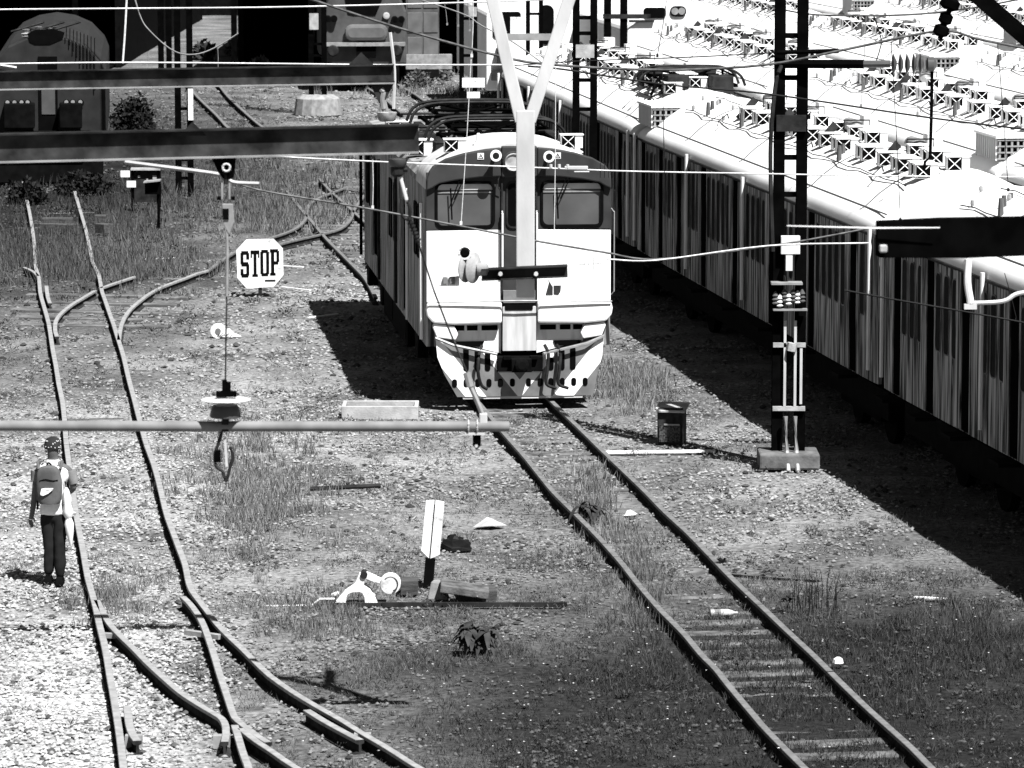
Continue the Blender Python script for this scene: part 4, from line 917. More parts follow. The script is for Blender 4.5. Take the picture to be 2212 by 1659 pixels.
# dark strut top right
q7 = at(2078, -40, 45); dst = MB().bar(at(2070, -45, 45), at(2260, 120, 45), .17, .1, (0, 1, 0)).build('steel_strut', steel_black, None, center=True); tag(dst, 'black diagonal strut crossing the top right corner', 'strut')
q8 = at(2044, 60, 46); hg = thing('insulator_string', 'black clamp and insulator string hanging down to the cable at the top right', 'insulator', q8)
MB().tube([at(2060, -30, 46) - q8, at(2052, 18, 46) - q8, at(2040, 55, 46) - q8, at(2030, 85, 46) - q8], .028, 6).build('link', steel_black, hg)
for (u, v, r_) in ((2052, 8, .11), (2043, 40, .075), (2033, 66, .085)): MB().lathe([(r_ * .4, -.07), (r_, -.04), (r_, .04), (r_ * .4, .07)], at(u, v, 46) - q8, (.35, 0, 1), 10).build('clamp', steel_black, hg)

# ------------------------------------------------------------------ wires
WI = [0]
def wire(uv, Ys, r, m, label, sag=True, n=5, cat='wire', name='overhead_wire'):
    if not isinstance(Ys, (list, tuple)): Ys = [Ys] * len(uv)
    pts = [at(u, v, Y) for (u, v), Y in zip(uv, Ys)]
    if sag and len(pts) > 2: pts = catmull(pts, 5)
    o = MB().tube(pts, r, n).build(name, m, None, center=True); tag(o, label, cat); return o
def droppers(lst, Y, r, m, labels):
    if isinstance(labels, str): labels = [labels]
    for (u0, v0, u1, v1), label in zip(lst, labels):
        t_ = MB(); a, b = at(u0, v0, Y), at(u1, v1, Y); t_.tube([a, a.lerp(b, .5) + Vector((.006, 0, 0)), b], r, 4)
        t_.box(b, (.03, .03, .04)); o = t_.build('dropper_wire', m, None, center=True); tag(o, label, 'wire', 'vertical dropper wires of the overhead line')
wire([(640, -12), (860, 60), (1083, 122), (1198, 140), (1428, 151), (1653, 140), (1840, 104), (2029, 67), (2120, 86), (2260, 113)], 50, .017, mat('cable', .12, .05, 10), 'thick main catenary cable running across the whole upper part of the photo', n=6)
wire([(1140, 143), (1218, 150), (1431, 182), (1659, 203), (2014, 255), (2230, 281)], 52, .012, wire_dark, 'thin dark wire crossing the white roofs below the main cable')
wire([(-20, 21), (42, 20), (300, 18), (553, 16), (800, 11), (1048, 4), (1250, -4)], 55, .011, wire_white, 'bright twisted wire along the very top left of the photo')
wire([(-20, 138), (250, 135), (553, 137), (830, 140), (1075, 140), (1130, 140)], 56, .011, wire_white, 'bright twisted wire running just above the upper dark beam')
wire([(560, 334), (635, 340), (860, 351), (1106, 360), (1156, 362), (1363, 370), (1636, 375), (1900, 380), (2230, 382)], 54, .010, wire_white, 'bright twisted wire crossing the top of the train windscreen')
wire([(270, 350), (340, 359), (475, 377), (496, 390), (512, 395), (560, 397)], 34, .018, steel_grey, 'bent grey registration arm below the lower beam at the left', cat='rod', name='bent_rod')
wire([(515, 398), (583, 415), (803, 452), (1106, 510), (1156, 520), (1300, 544), (1420, 560), (1659, 532), (1800, 508), (1900, 488)], 48, .012, mat('contact', .16, .07, 10), 'contact wire sloping down across the train front and rising towards the right')
wire([(1310, 560), (1420, 562), (1659, 531), (1876, 525)], 47, .010, wire_white, 'pale wire from the train front to the black beam at the right')
wire([(1824, 627), (1950, 650), (2100, 676), (2240, 702)], 44, .010, wire_dark, 'dark wire over the streaked coach side at the lower right')
wire([(289, -10), (305, 40), (322, 65), (360, 100), (392, 116), (430, 116), (470, 100), (515, 72)], 70, .012, wire_grey, 'slack grey wire hanging in a loop at the top left')
wire([(274, -10), (270, 67), (265, 137)], 60, .014, wire_white, 'bright vertical rod left of the slack wire loop', cat='rod', name='vertical_rod')
wire([(843, 70), (852, 155), (850, 235)], 47, .018, steel_light, 'pale vertical rod at the end of the upper beam', cat='rod', name='vertical_rod')
wire([(880, -10), (1000, 30), (1040, 55), (1110, 92), (1190, 150)], 75, .012, wire_grey, 'grey wire with clips slanting from the top centre to the Y-shaped hanger')
wire([(1106, 142), (1250, 132), (1450, 125), (1560, 120), (1700, 112)], 66, .010, wire_dark, 'fine dark twisted wire over the far white roofs')
wire([(1659, 14), (1745, 30), (1850, 34), (1990, 30), (2120, 14), (2230, -8)], 62, .014, mat('cable2', .08, .03, 8), 'dark cable sagging across the top right roofs')
droppers([(1022, 0, 1019, 120), (1018, 120, 996, 482)], 50, .005, wire_white, ['thin bright dropper wire above the train roof, left of the Y-shaped hanger', 'thin bright dropper wire in front of the left windscreen'])
droppers([(1200, 145, 1197, 520)], 50, .005, wire_white, 'thin bright dropper wire in front of the right windscreen')
droppers([(1440, 0, 1420, 120), (1431, 155, 1437, 560)], 50, .005, wire_dark, ['thin dark dropper wire at the top edge above the far coach roof end', 'long thin dark dropper wire before the first row of coaches'])
droppers([(1925, 92, 1945, 475)], 50, .005, wire_dark, 'thin dark dropper wire over the roof right of the ladder mast')
droppers([(1745, 32, 1733, 200), (1871, 35, 1860, 228), (1990, 32, 1982, 245), (2110, 20, 2110, 262)], 58, .005, wire_grey, ['fine dropper wire close to the right of the ladder mast', 'fine dropper wire left of the ribbed insulator', 'fine dropper wire just left of the black insulator string', 'fine dropper wire under the black diagonal strut'])
droppers([(2155, 95, 2178, 410), (2170, 590, 2196, 690)], 50, .005, wire_dark, ['long thin dropper wire near the right edge above the black beam', 'short thin dropper wire below the black beam at the right edge'])
droppers([(805, 345, 805, 448)], 50, .005, wire_white, 'short bright dropper wire beside the train corner')
droppers([(960, 5, 966, 52), (988, 0, 990, 55), (1010, 0, 1015, 65)], 75, .006, wire_grey, ['leftmost short dropper on the slanting wire at the top centre', 'middle short dropper on the slanting wire at the top centre', 'rightmost short dropper on the slanting wire at the top centre'])
droppers([(320, 112, 318, 140), (358, 100, 357, 148), (392, 116, 393, 150), (470, 100, 471, 150)], 70, .006, wire_grey, ['first short dropper under the slack loop, from the left', 'second short dropper under the slack loop', 'third short dropper under the lowest point of the slack loop', 'last short dropper under the slack loop, at its right end'])
droppers([(1888, 35, 1905, 90), (1905, 90, 1890, 140)], 58, .008, wire_dark, ['upper half of the dark jumper above the ribbed insulator', 'lower half of the dark jumper touching the ribbed insulator'])
# turnbuckle and clamps on the bright wire before the right windscreen
q9 = at(1265, 366, 54); tb = thing('turnbuckle', 'pale turnbuckle with clamps on the bright wire before the right windscreen', 'turnbuckle', q9)
tbm = MB(); tbm.box((-.12, 0, .02), (.30, .03, .05)); tbm.box((-.05, 0, -.03), (.2, .02, .02)); tbm.build('turnbuckle_body', steel_light, tb, bevel=.01)
for k in range(4): MB().tube([at(1297 + k * 9, 352, 54) - q9, at(1297 + k * 9, 384, 54) - q9], .006, 4).build('pin', steel_dark, tb)
for k in range(3): MB().lathe([(.02, -.02), (.02, .03)], at(1190 + k * 18, 360, 54) - q9, (0, 0, 1), 8).build('bolt', steel_light, tb)
q10 = at(1265, 570, 54); sp = thing('spike_fitting', 'small dark spiked fitting on the wire before the white panel', 'fitting', q10)
MB().tube([at(1250, 571, 54) - q10, at(1300, 569, 54) - q10], .006, 5).build('core', steel_grey, sp)
for k in range(4): MB().tube([at(1262 + k * 10, 556, 54) - q10, at(1262 + k * 10, 584, 54) - q10], [.003, .003], 4).build('spike', steel_black, sp)
qA = at(2090, 650, 40); rp_ = thing('bent_pipe', 'white bent registration pipe at the right edge over the coach side', 'pipe', qA)
MB().tube(catmull([at(2092, 560, 40) - qA, at(2090, 610, 40) - qA, at(2097, 655, 40) - qA], 4), .035, 8).build('white_tube', white_paint, rp_); MB().tube(catmull([at(2097, 655, 40) - qA, at(2150, 653, 40) - qA, at(2175, 648, 40) - qA, at(2200, 634, 40) - qA, at(2260, 628, 40) - qA], 4), .022, 8).build('grey_tube', steel_light, rp_)
MB().box(at(2096, 662, 40) - qA, (.12, .06, .05)).build('clamp', steel_light, rp_)

# ------------------------------------------------------------------ signs, boxes, levers on the ground
# stop sign (painted board on a short leg)
sY = G(562, 640).y; s0 = at(562, 640, sY); s0.z = 0
sgn = thing('stop_sign', 'worn white octagonal board with black STOP lettering standing in the weeds', 'sign', s0, math.radians(3))
def sgx(u): return (u - 562) / F * sY
def sgz(v): return at(0, v, sY).z
octa = [(sgx(a), sgz(b)) for a, b in ((511, 540), (533, 517), (592, 516), (612, 537), (613, 594), (592, 619), (533, 623), (513, 600))]
MB().prism(octa, -.012, .012, 'xz').build('board', white_dirty, sgn)
MB().box((0, .035, .35), (.07, .05, .9)).build('leg', steel_dark, sgn)
def letters(ch, x0, x1, z0, z1):
    w_, h_ = x1 - x0, z1 - z0; s = .26 * w_; t_ = .13 * h_; m = MB()
    def R(a, b, c, d): m.prism([(x0 + a * w_, z0 + c * h_), (x0 + b * w_, z0 + c * h_), (x0 + b * w_, z0 + d * h_), (x0 + a * w_, z0 + d * h_)], -.016, -.0125, 'xz')
    if ch == 'S':
        R(.1, .9, .86, 1); R(0, .34, .5, .93); R(.66, 1, .68, .92); R(.1, .9, .42, .58); R(.66, 1, .07, .5); R(0, .34, .08, .32); R(.1, .9, 0, .14)
    elif ch == 'T':
        R(0, 1, .86, 1); R(.33, .67, 0, .86); R(0, .16, .72, .86); R(.84, 1, .72, .86); R(.18, .82, 0, .1)
    elif ch == 'O':
        R(.12, .88, .88, 1); R(.12, .88, 0, .12); R(0, .34, .08, .92); R(.66, 1, .08, .92)
    elif ch == 'P':
        R(.1, .46, 0, 1); R(0, .88, .88, 1); R(.7, 1, .52, .93); R(.4, .9, .42, .54); R(0, .6, 0, .1)
    m.build('letter', rubber, sgn)
for ch, a, b in (('S', 520, 539), ('T', 542, 561), ('O', 563, 582), ('P', 584, 604)): letters(ch, sgx(a), sgx(b), sgz(599 - (a - 520) * .06), sgz(542 - (a - 520) * .06))
MB().box((sgx(584), -.014, sgz(606)), (.20, .006, .035)).build('rust_patch', steel_dark, sgn)
# hand lever for points, near
pY = G(770, 1308).y; lv0 = at(770, 1308, pY); lv0.z = 0
lev = thing('points_lever', 'white painted points lever with round counterweight lying in the weeds beside the white post', 'lever', lv0)
def ax_(u): return (u - 770) / F * pY
def az_(v): return at(0, v, pY).z
fr_o = [(ax_(717), az_(1308)), (ax_(820), az_(1308)), (ax_(812), az_(1288)), (ax_(800), az_(1270)), (ax_(787), az_(1262)), (ax_(790), az_(1240)), (ax_(777), az_(1238)), (ax_(766), az_(1262)), (ax_(745), az_(1276)), (ax_(733), az_(1290))]
fr_i = [(ax_(747), az_(1301)), (ax_(789), az_(1301)), (ax_(788), az_(1288)), (ax_(783), az_(1279)), (ax_(776), az_(1276)), (ax_(772), az_(1277)), (ax_(768), az_(1277)), (ax_(760), az_(1278)), (ax_(752), az_(1281)), (ax_(748), az_(1290))]
for dy in (-.06, .06): fm = MB(); ring_prism(fm, fr_o, fr_i, dy - .012, dy + .012, 'xz'); fm.build('frame_plate', white_dirty, lev, bevel=.004)
MB().lathe([(.04, -.09), (.04, .09)], (ax_(787), 0, az_(1240)), (0, 1, 0), 12).build('pivot', steel_dark, lev); MB().bar((ax_(790), 0, az_(1241)), (ax_(812), 0, az_(1250)), .05, .07).build('crank', white_dirty, lev); MB().bar((ax_(812), 0, az_(1250)), (ax_(840), 0, az_(1260)), .04, .06).build('lever_arm', white_dirty, lev)
wt = MB().lathe([(.02, -.05), (.11, -.05), (.115, -.04), (.115, .04), (.11, .05), (.02, .05)], (ax_(845), -.03, az_(1259)), (0, 1, .12), 26).build('counterweight', white_dirty, lev, smooth=True)
rg = MB(); rg.tube([(ax_(845) + .082 * math.cos(a), -.085, az_(1259) + .082 * math.sin(a)) for a in np.linspace(-1.2, 2.4, 14)], .007, 5); rg.build('weight_rim', steel_dark, wt)
MB().tube([(ax_(722), 0, az_(1294)), (ax_(690), 0, az_(1294)), (ax_(672), 0, az_(1308)), (ax_(560), .1, az_(1313))], .014, 6).build('pull_rod', white_dirty, lev)
MB().box((0.02, .02, .02), (.62, .2, .05)).build('base_plate', steel_dark, lev)
# white and black marker post
mY = G(925, 1268).y; mp0 = at(928, 1268, mY); mp0.z = 0; mk = thing('marker_post', 'leaning white post of two bolted boards with black foot', 'post', mp0)
mx = lambda u: (u - 928) / F * mY
mz = lambda v: at(0, v, mY).z
MB().prism([(mx(910), mz(1188)), (mx(927), mz(1205)), (mx(939), mz(1080)), (mx(921), mz(1081))], -.03, .0, 'xz').build('board', white_dirty, mk)
MB().prism([(mx(930), mz(1205)), (mx(950), mz(1197)), (mx(961), mz(1084)), (mx(942), mz(1080))], -.045, .0, 'xz').build('board', white_dirty, mk)
MB().prism([(mx(926), mz(1206)), (mx(931), mz(1206)), (mx(942), mz(1090)), (mx(938), mz(1090))], -.012, .01, 'xz').build('gap_strip', cab_mid, mk)
MB().prism([(mx(913), mz(1273)), (mx(935), mz(1273)), (mx(941), mz(1207)), (mx(919), mz(1205))], -.04, .04, 'xz').build('foot', rubber, mk)
def solid(name, mbld, m, label, cat, bevel=0.0, group=None):
    o = mbld.build(name, m, None, center=True, bevel=bevel); return tag(o, label, cat, group)
def gp(u, v, z=0.0): return G(u, v, z)
q = gp(950, 1296); solid('concrete_block', MB().add([q + Vector(p) for p in ((-.14, 0, 0), (.10, -.02, 0), (.12, .25, 0), (-.12, .25, 0), (-.10, .03, .2), (.05, .02, .19), (.06, .2, .19), (-.07, .2, .2))], [(0, 3, 2, 1), (4, 5, 6, 7), (0, 1, 5, 4), (1, 2, 6, 5), (2, 3, 7, 6), (3, 0, 4, 7)]), concrete, 'chunky grey concrete block at the foot of the white post', 'block', .012)
a, b = gp(950, 1275, .2), gp(1055, 1290, .12); sl_ = solid('broken_slab', MB().bar(a + Vector((0, .3, 0)), b + Vector((0, .3, 0)), .42, .09), mat('slab', .14, .05, 7, .95, bump=.6), 'tilted broken concrete slab right of the white post', 'slab', .01)
a, b = gp(985, 1290, .08), gp(1070, 1292, .06); solid('rotten_timber', MB().bar(a + Vector((0, .25, 0)), b + Vector((0, .25, 0)), .35, .14), timber, 'dark rotten timber under the tilted slab', 'timber', .01)
a, b = gp(866, 1266, .08), gp(903, 1266, .08); solid('rotten_timber', MB().bar(a, b, .3, .16), timber, 'short dark timber end between the lever and the white post', 'timber', .01)
a, b = gp(825, 1306, .03), gp(1225, 1306, .03); solid('iron_rod', MB().bar(a, b, .05, .05), steel_dark, 'long rusty dark rod on the ground from the lever to the right', 'rod')
q = gp(985, 1190); rr_ = random.Random(4); bagm = MB()
bv = []; bfs = []
for i in range(7):
    for j in range(10):
        th, ph = math.pi * i / 6 * .5, 2 * math.pi * j / 10; r_ = .17 * (1 + rr_.uniform(-.35, .3)); bv.append(q + Vector((r_ * 1.25 * math.cos(ph) * math.sin(th), .14 * math.sin(ph) * math.sin(th) + .1, r_ * math.cos(th) * .9)))
bfs = [(i * 10 + j, i * 10 + (j + 1) % 10, (i + 1) * 10 + (j + 1) % 10, (i + 1) * 10 + j) for i in range(6) for j in range(10)]
solid('plastic_bag', bagm.add(bv, bfs), plastic_black, 'crumpled black plastic bag behind the tilted slab', 'bag')
q = gp(1056, 1142); solid('cardboard_scrap', MB().add([q + Vector(p) for p in ((-.2, 0, .02), (.05, -.05, .05), (.22, .1, .03), (-.02, .3, .10), (-.2, 0, .01), (.05, -.05, .04), (.22, .1, .02), (-.02, .3, .09))], [(0, 1, 2, 3), (7, 6, 5, 4), (0, 4, 5, 1), (1, 5, 6, 2), (2, 6, 7, 3), (3, 7, 4, 0)]), concrete_pale, 'pale curled scrap of cardboard lying in the grass', 'scrap')
a, b = gp(670, 1056, .05), gp(822, 1049, .08); solid('iron_pipe', MB().tube([a, b], .03, 8), steel_dark, 'short dark iron pipe lying on bare ground left of the middle track', 'pipe')
a, b = gp(738, 906), gp(903, 904); tro = thing('concrete_trough', 'low grey concrete trough with flowers beside the train shadow', 'trough', (a + b) / 2)
L_ = (b - a).length
for nm, c_, s_ in (('front_wall', (0, 0, .09), (L_, .06, .2)), ('back_wall', (0, .62, .09), (L_, .06, .2)), ('end_wall', (-L_ / 2 + .03, .31, .09), (.06, .56, .2)), ('end_wall', (L_ / 2 - .03, .31, .09), (.06, .56, .2))): MB().box(c_, s_).build(nm, concrete_pale, tro, bevel=.008)
MB().box((0, .31, .03), (L_ - .12, .56, .1)).build('soil', timber, tro)
a, b = gp(1308, 977, .02), gp(1545, 974, .03); solid('white_lath', MB().bar(a, b, .10, .03), white_paint, 'long white lath lying on the ballast below the signal box', 'lath')
# signal cabinet
cY = G(1447, 962).y; c_0 = at(1447, 962, cY); c_0.z = 0; cab = thing('signal_cabinet', 'small dark lineside cabinet with pale lid between the track and the ladder mast', 'cabinet', c_0, math.radians(-10))
MB().box((0, .2, .26), (.36, .42, .52)).build('case', mat('case', .035, .012, 12, .7), cab, bevel=.01)
MB().prism([(-.06, .50), (.46, .56), (.46, .53), (-.06, .47)], -.22, .22, 'yz').build('lid', concrete_pale, cab, bevel=.006)
MB().box((.0, -.02, .17), (.30, .02, .24)).build('mesh_door', mat('mesh', .10, .01, 40, .7), cab); MB().box((.03, -.035, .30), (.22, .02, .02)).build('door_bar', steel_grey, cab)
# far points lever (blurred white)
fY = G(495, 728).y; f0 = at(490, 728, fY); f0.z = 0; fl = thing('points_lever', 'distant white points lever with round weight by the far left turnout', 'lever', f0)
k_ = fY / F * .62
MB().lathe([(.03, -.05), (.13, -.05), (.135, 0), (.13, .05), (.03, .05)], (-30 * k_, 0, 22 * k_), (0, 1, 0), 22).build('counterweight', white_paint, fl); MB().lathe([(.05, 0), (.05, .01)], (-30 * k_, -.06, 22 * k_), (0, 1, 0), 14).build('hub', cab_mid, fl)
MB().prism([(-5 * k_, 4 * k_), (50 * k_, 2 * k_), (25 * k_, 14 * k_), (8 * k_, 30 * k_), (0, 28 * k_)], -.05, .05, 'xz').build('frame_plate', white_paint, fl); MB().bar((-20 * k_, -.08, 8 * k_), (22 * k_, -.08, 6 * k_), .05, .05).build('lever_arm', white_paint, fl)
# meter box frame with white plates
gY = G(310, 455).y; g0 = at(310, 460, gY); g0.z = 0; mt = thing('equipment_frame', 'dark equipment board on two posts with two small white plates', 'cabinet', g0)
gx = lambda u: (u - 310) / F * gY
gz_ = lambda v: at(0, v, gY).z
for u in (287, 345): MB().box((gx(u), 0, gz_(366) / 2), (.07, .07, gz_(366))).build('post', steel_black, mt)
MB().box((gx(316), .03, gz_(400)), (gx(345) - gx(287), .04, gz_(366) - gz_(440))).build('board', steel_dark, mt); MB().box((gx(316), 0, gz_(365)), (gx(348) - gx(284), .2, .05)).build('rain_cap', concrete_pale, mt)
for u, v in ((272, 375), (285, 397)): MB().box((gx(u), -.08, gz_(v)), (.21, .02, .15)).build('white_plate', white_paint, mt)
for u, v, s in ((301, 381, .05), (335, 383, .09), (319, 388, .04)): MB().box((gx(u), -.005, gz_(v)), (s, .02, s)).build('label_plate', concrete_pale, mt)
MB().box((gx(312), 0, gz_(465)), (.55, .4, .16)).build('plinth', concrete, mt)
qY = G(343, 492).y; q0_ = at(343, 492, qY); q0_.z = 0; pb = thing('post_box', 'small dark box with sloping pale lid on a thin post before the equipment board', 'box', q0_)
MB().box((0, 0, .5), (.06, .06, 1.0)).build('post', steel_black, pb); kx = qY / F
MB().box((-12 * kx, 0, at(0, 407, qY).z), (32 * kx, .3, .24)).build('case', steel_black, pb); MB().bar((-30 * kx, -.1, at(0, 392, qY).z), (6 * kx, -.1, at(0, 388, qY).z), .36, .03).build('lid', concrete, pb)
# stacked sleepers at the far left
for (u0, v0, u1, v1, z), lab in zip(((92, 480, 158, 480, .12), (90, 492, 160, 494, .1), (205, 474, 230, 474, .1), (215, 492, 235, 494, .15)), ('upper long dark timber between the far left rails', 'lower long dark timber between the far left rails', 'upper short dark timber right of the far left rails', 'lower short dark timber right of the far left rails')):
    a, b = gp(u0, v0, z), gp(u1, v1, z); solid('old_sleeper', MB().bar(a, b, .26, .2), timber, lab, 'timber', .01, 'discarded timbers by the far left track')
# scattered laths and papers
for (u0, v0, u1, v1, lab) in ((313, 560, 378, 557, 'thin white stick in the grass left of the stop sign'), (608, 620, 670, 627, 'thin white stick right below the stop sign'), (665, 686, 730, 678, 'pale stick near the train shadow'), (610, 574, 655, 577, 'pale stick on the ground right of the stop sign'), (1975, 1290, 2045, 1294, 'pale stick near the edge of the black shadow'), (720, 1285, 730, 1280, 'short pale chip by the lever')):
    a, b = gp(u0, v0, .02), gp(u1, v1, .02); solid('wooden_stick', MB().bar(a, b, .05, .02), white_dirty, lab, 'stick')
q = gp(1362, 1116); solid('paper_scrap', MB().add([q + Vector(p) for p in ((-.08, 0, .01), (.06, -.03, .03), (.09, .12, .02), (-.04, .14, .06), (0, .05, .08))], [(0, 1, 4), (1, 2, 4), (2, 3, 4), (3, 0, 4)]), white_paint, 'crumpled white paper between the rails of the middle track', 'paper')
q = gp(1562, 1334); bt = thing('plastic_bottle', 'clear plastic bottle with label lying between the rails', 'bottle', q, math.radians(8))
MB().lathe([(.03, -.15), (.045, -.14), (.045, .05), (.03, .1), (.014, .13), (.014, .16)], (0, 0, .05), (1, 0, 0), 12).build('bottle_body', plastic_clear, bt, smooth=True); MB().lathe([(.0465, -.1), (.0465, -.03)], (0, 0, .05), (1, 0, 0), 12).build('bottle_label', cab_mid, bt)
q = gp(1800, 1440); solid('white_stone', MB().lathe([(.02, 0), (.06, .02), (.05, .06), (.02, .08)], q + Vector((.05, 0, .02)), (0, 0, 1), 7), white_paint, 'pale stone on the right rail near the lower right', 'stone')

# ------------------------------------------------------------------ person walking away
pf = G(118, 1262); K = pf.y / F; per = thing('person', 'person in dark cap, white shirt and dark trousers walking away along the left track', 'person', (pf.x, pf.y, 0))
def pz(v): return at(0, v, pf.y).z
def px(u): return (u - 118) * K
def skin_body(name, pts, edges, rad, m, parent, root=0, sub=2):
    me_ = bpy.data.meshes.new(name); me_.from_pydata(pts, edges, []); o = bpy.data.objects.new(name, me_); COL.objects.link(o); o.parent = parent
    sk = o.modifiers.new('skin', 'SKIN'); sk.use_smooth_shade = True
    if not me_.skin_vertices: return o
    for i, r_ in enumerate(rad):
        d = me_.skin_vertices[0].data[i]; d.radius = r_ if isinstance(r_, tuple) else (r_, r_); d.use_root = (i == root)
    ss = o.modifiers.new('sub', 'SUBSURF'); ss.levels = sub; ss.render_levels = sub
    if name != 'body':
        tx_ = bpy.data.textures.new(name + '_folds', 'CLOUDS'); tx_.noise_scale = .11; dp = o.modifiers.new('folds', 'DISPLACE'); dp.texture = tx_; dp.strength = .035; dp.mid_level = .5
    me_.materials.append(m); return o
# body: pelvis-root skin figure with head, arms, hands, fingers
bp_ = []; be = []; br = []
def J(x, y, z, r, par=None):
    bp_.append((x, y, z)); br.append(r); i = len(bp_) - 1
    if par is not None: be.append((par, i))
    return i
pel = J(0, 0, .86, .07); chest = J(0, -.02, 1.18, (.15, .11), pel); neckb = J(0, -.01, 1.38, .065, chest); nk = J(.0, 0, 1.45, .055, neckb); hd1 = J(0, .0, 1.53, (.072, .085), nk); hd2 = J(0, .01, 1.62, (.075, .09), hd1)
ls = J(-.17, 0, 1.33, .055, neckb); le = J(px(80), .0, pz(1050), .045, ls); lw = J(px(70), .05, pz(1112), .03, le); lh = J(px(66), .06, pz(1124), .028, lw)
rs = J(.18, 0, 1.33, .055, neckb); re = J(px(163), .0, pz(1055), .042, rs); rw = J(px(140), .2, pz(1075), .027, re); rh = J(px(130), .26, pz(1072), .03, rw)
lk = J(px(108), .0, .47, .045, pel); la = J(px(106), .02, .08, .035, lk); rk = J(px(130), -.03, .46, .045, pel); ra = J(px(129), -.02, .08, .035, rk)
body = skin_body('body', bp_, be, br, skin_m, per)
for k, (dx, dl) in enumerate(((-.018, .075), (-.008, .085), (.003, .082), (.013, .07))):
    b0_ = Vector((px(66) + dx, .06, pz(1126))); MB().tube([b0_, b0_ + Vector((.006, .015, -dl * .5)), b0_ + Vector((.018, .02, -dl))], [.0095, .009, .006], 6).build('finger', skin_m, per, smooth=True)
b0_ = Vector((px(70), .05, pz(1118))); MB().tube([b0_, b0_ + Vector((.022, .01, -.03)), b0_ + Vector((.024, .012, -.06))], [.011, .010, .007], 6).build('thumb', skin_m, per, smooth=True)
for x in (-.078, .078): MB().lathe([(.005, -.01), (.022, 0), (.005, .01)], (x, .01, 1.54), (1, 0, 0), 8).build('ear', skin_m, per)
shp = [(0, 0, .80), (0, -.005, 1.0), (0, -.01, 1.18), (0, -.01, 1.33), (0, 0, 1.405), (-.17, 0, 1.34), (.18, 0, 1.34)]
skin_body('shirt', shp, [(0, 1), (1, 2), (2, 3), (3, 4), (3, 5), (3, 6)], [(.21, .14), (.165, .125), (.17, .125), (.15, .10), .07, .075, .078], shirt_w, per, 1)
for (x0, y0, z0, x1, y1, z1) in ((-.185, 0, 1.32, px(79), 0, pz(1046) + .04), (.195, 0, 1.32, px(163), 0, pz(1050) + .03)):
    MB().tube(catmull([(x0, y0, z0), ((x0 + x1) / 2, 0, (z0 + z1) / 2), (x1, y1, z1)], 3), [.072, .07, .066, .063, .06, .058, .056], 12).build('sleeve', shirt_g, per, smooth=True)
tz = [(0, 0, .86), (-.07, 0, .78), (px(108), 0, .46), (px(105), .02, .1), (.07, -.01, .78), (px(131), -.03, .46), (px(130), -.02, .08), (0, 0, .95)]
skin_body('trousers', tz, [(0, 1), (1, 2), (2, 3), (0, 4), (4, 5), (5, 6), (0, 7)], [(.145, .115), .098, .075, .064, .098, .075, .066, (.135, .11)], jeans, per, 0)
for x, y in ((px(104), .0), (px(130), -.04)):
    MB().add([(x + a, y + b, z) for z, s in ((0, 1), (.05, 1), (.10, .72)) for a, b in ((-.045 * s, -.10 * s), (.045 * s, -.10 * s), (.05 * s, .10 * s), (0.0, .15 * s), (-.05 * s, .10 * s))], [(0, 1, 2, 3, 4)] + [(i * 5 + k, i * 5 + (k + 1) % 5, (i + 1) * 5 + (k + 1) % 5, (i + 1) * 5 + k) for i in range(2) for k in range(5)] + [(10, 11, 12, 13, 14)]).build('shoe', rubber, per, smooth=True, bevel=.01)
capo = MB().lathe([(.098, 0), (.101, .03), (.095, .075), (.07, .115), (.03, .135), (.005, .138)], (0, .01, 1.575), (0, 0, 1), 20).build('cap', cap_m, per, smooth=True)
MB().prism([(-.07, .06), (.07, .06), (.05, .17), (0, .19), (-.05, .17)], 1.575, 1.588, 'xy').build('cap_peak', cap_m, capo)
rr_ = random.Random(5); dts = MB()
for k in range(22):
    a_, h_ = rr_.uniform(-3.0, -.1), rr_.uniform(.01, .10); R_ = .1015 if h_ < .05 else .092; c_ = Vector((math.cos(a_) * R_, math.sin(a_) * R_ + .01, 1.575 + h_)); dts.box(c_, (.009, .009, .009), rz=a_)
dts.build('cap_dots', white_paint, capo)
MB().lathe([(.075, 0), (.085, .02), (.08, .06), (.07, .075)], (0, .0, 1.375), (0, 0, 1), 16).build('collar', shirt_w, per, smooth=True)
# backpack
bk = thing('backpack', 'dark grey backpack with white swoosh mark on the walking person', 'backpack', (pf.x + px(112), pf.y - .13, pz(1085)))
prof = [(.02, .0), (.11, .01), (.145, .06), (.15, .16), (.148, .28), (.13, .38), (.095, .43), (.03, .45)]
n_ = 18; vs = []
for w2, h_ in prof:
    for k in range(n_):
        a_ = 2 * math.pi * k / n_; vs.append((w2 * math.copysign(abs(math.cos(a_)) ** .8, math.cos(a_)), .085 * (w2 / .15) ** .6 * math.copysign(abs(math.sin(a_)) ** .8, math.sin(a_)) - .02, h_))
MB().add(vs, [(i * n_ + k, i * n_ + (k + 1) % n_, (i + 1) * n_ + (k + 1) % n_, (i + 1) * n_ + k) for i in range(len(prof) - 1) for k in range(n_)] + [tuple(range(n_)), tuple((len(prof) - 1) * n_ + k for k in range(n_))]).build('bag_body', bag_g, bk, smooth=True)
MB().prism([(-.09, .14), (-.075, .195), (-.04, .20), (.06, .20), (.055, .19), (-.03, .175), (-.03, .168), (.055, .185), (.0, .14), (-.055, .115), (-.085, .122)], -.125, -.108, 'xz').build('mark', white_paint, bk)
for x in (-.12, .13): MB().tube(catmull([(x, .0, .40), (x * 1.1, .06, .47), (x * 1.05, .14, .46), (x, .2, .36)], 4), .018, 6).build('strap', bag_g, bk)
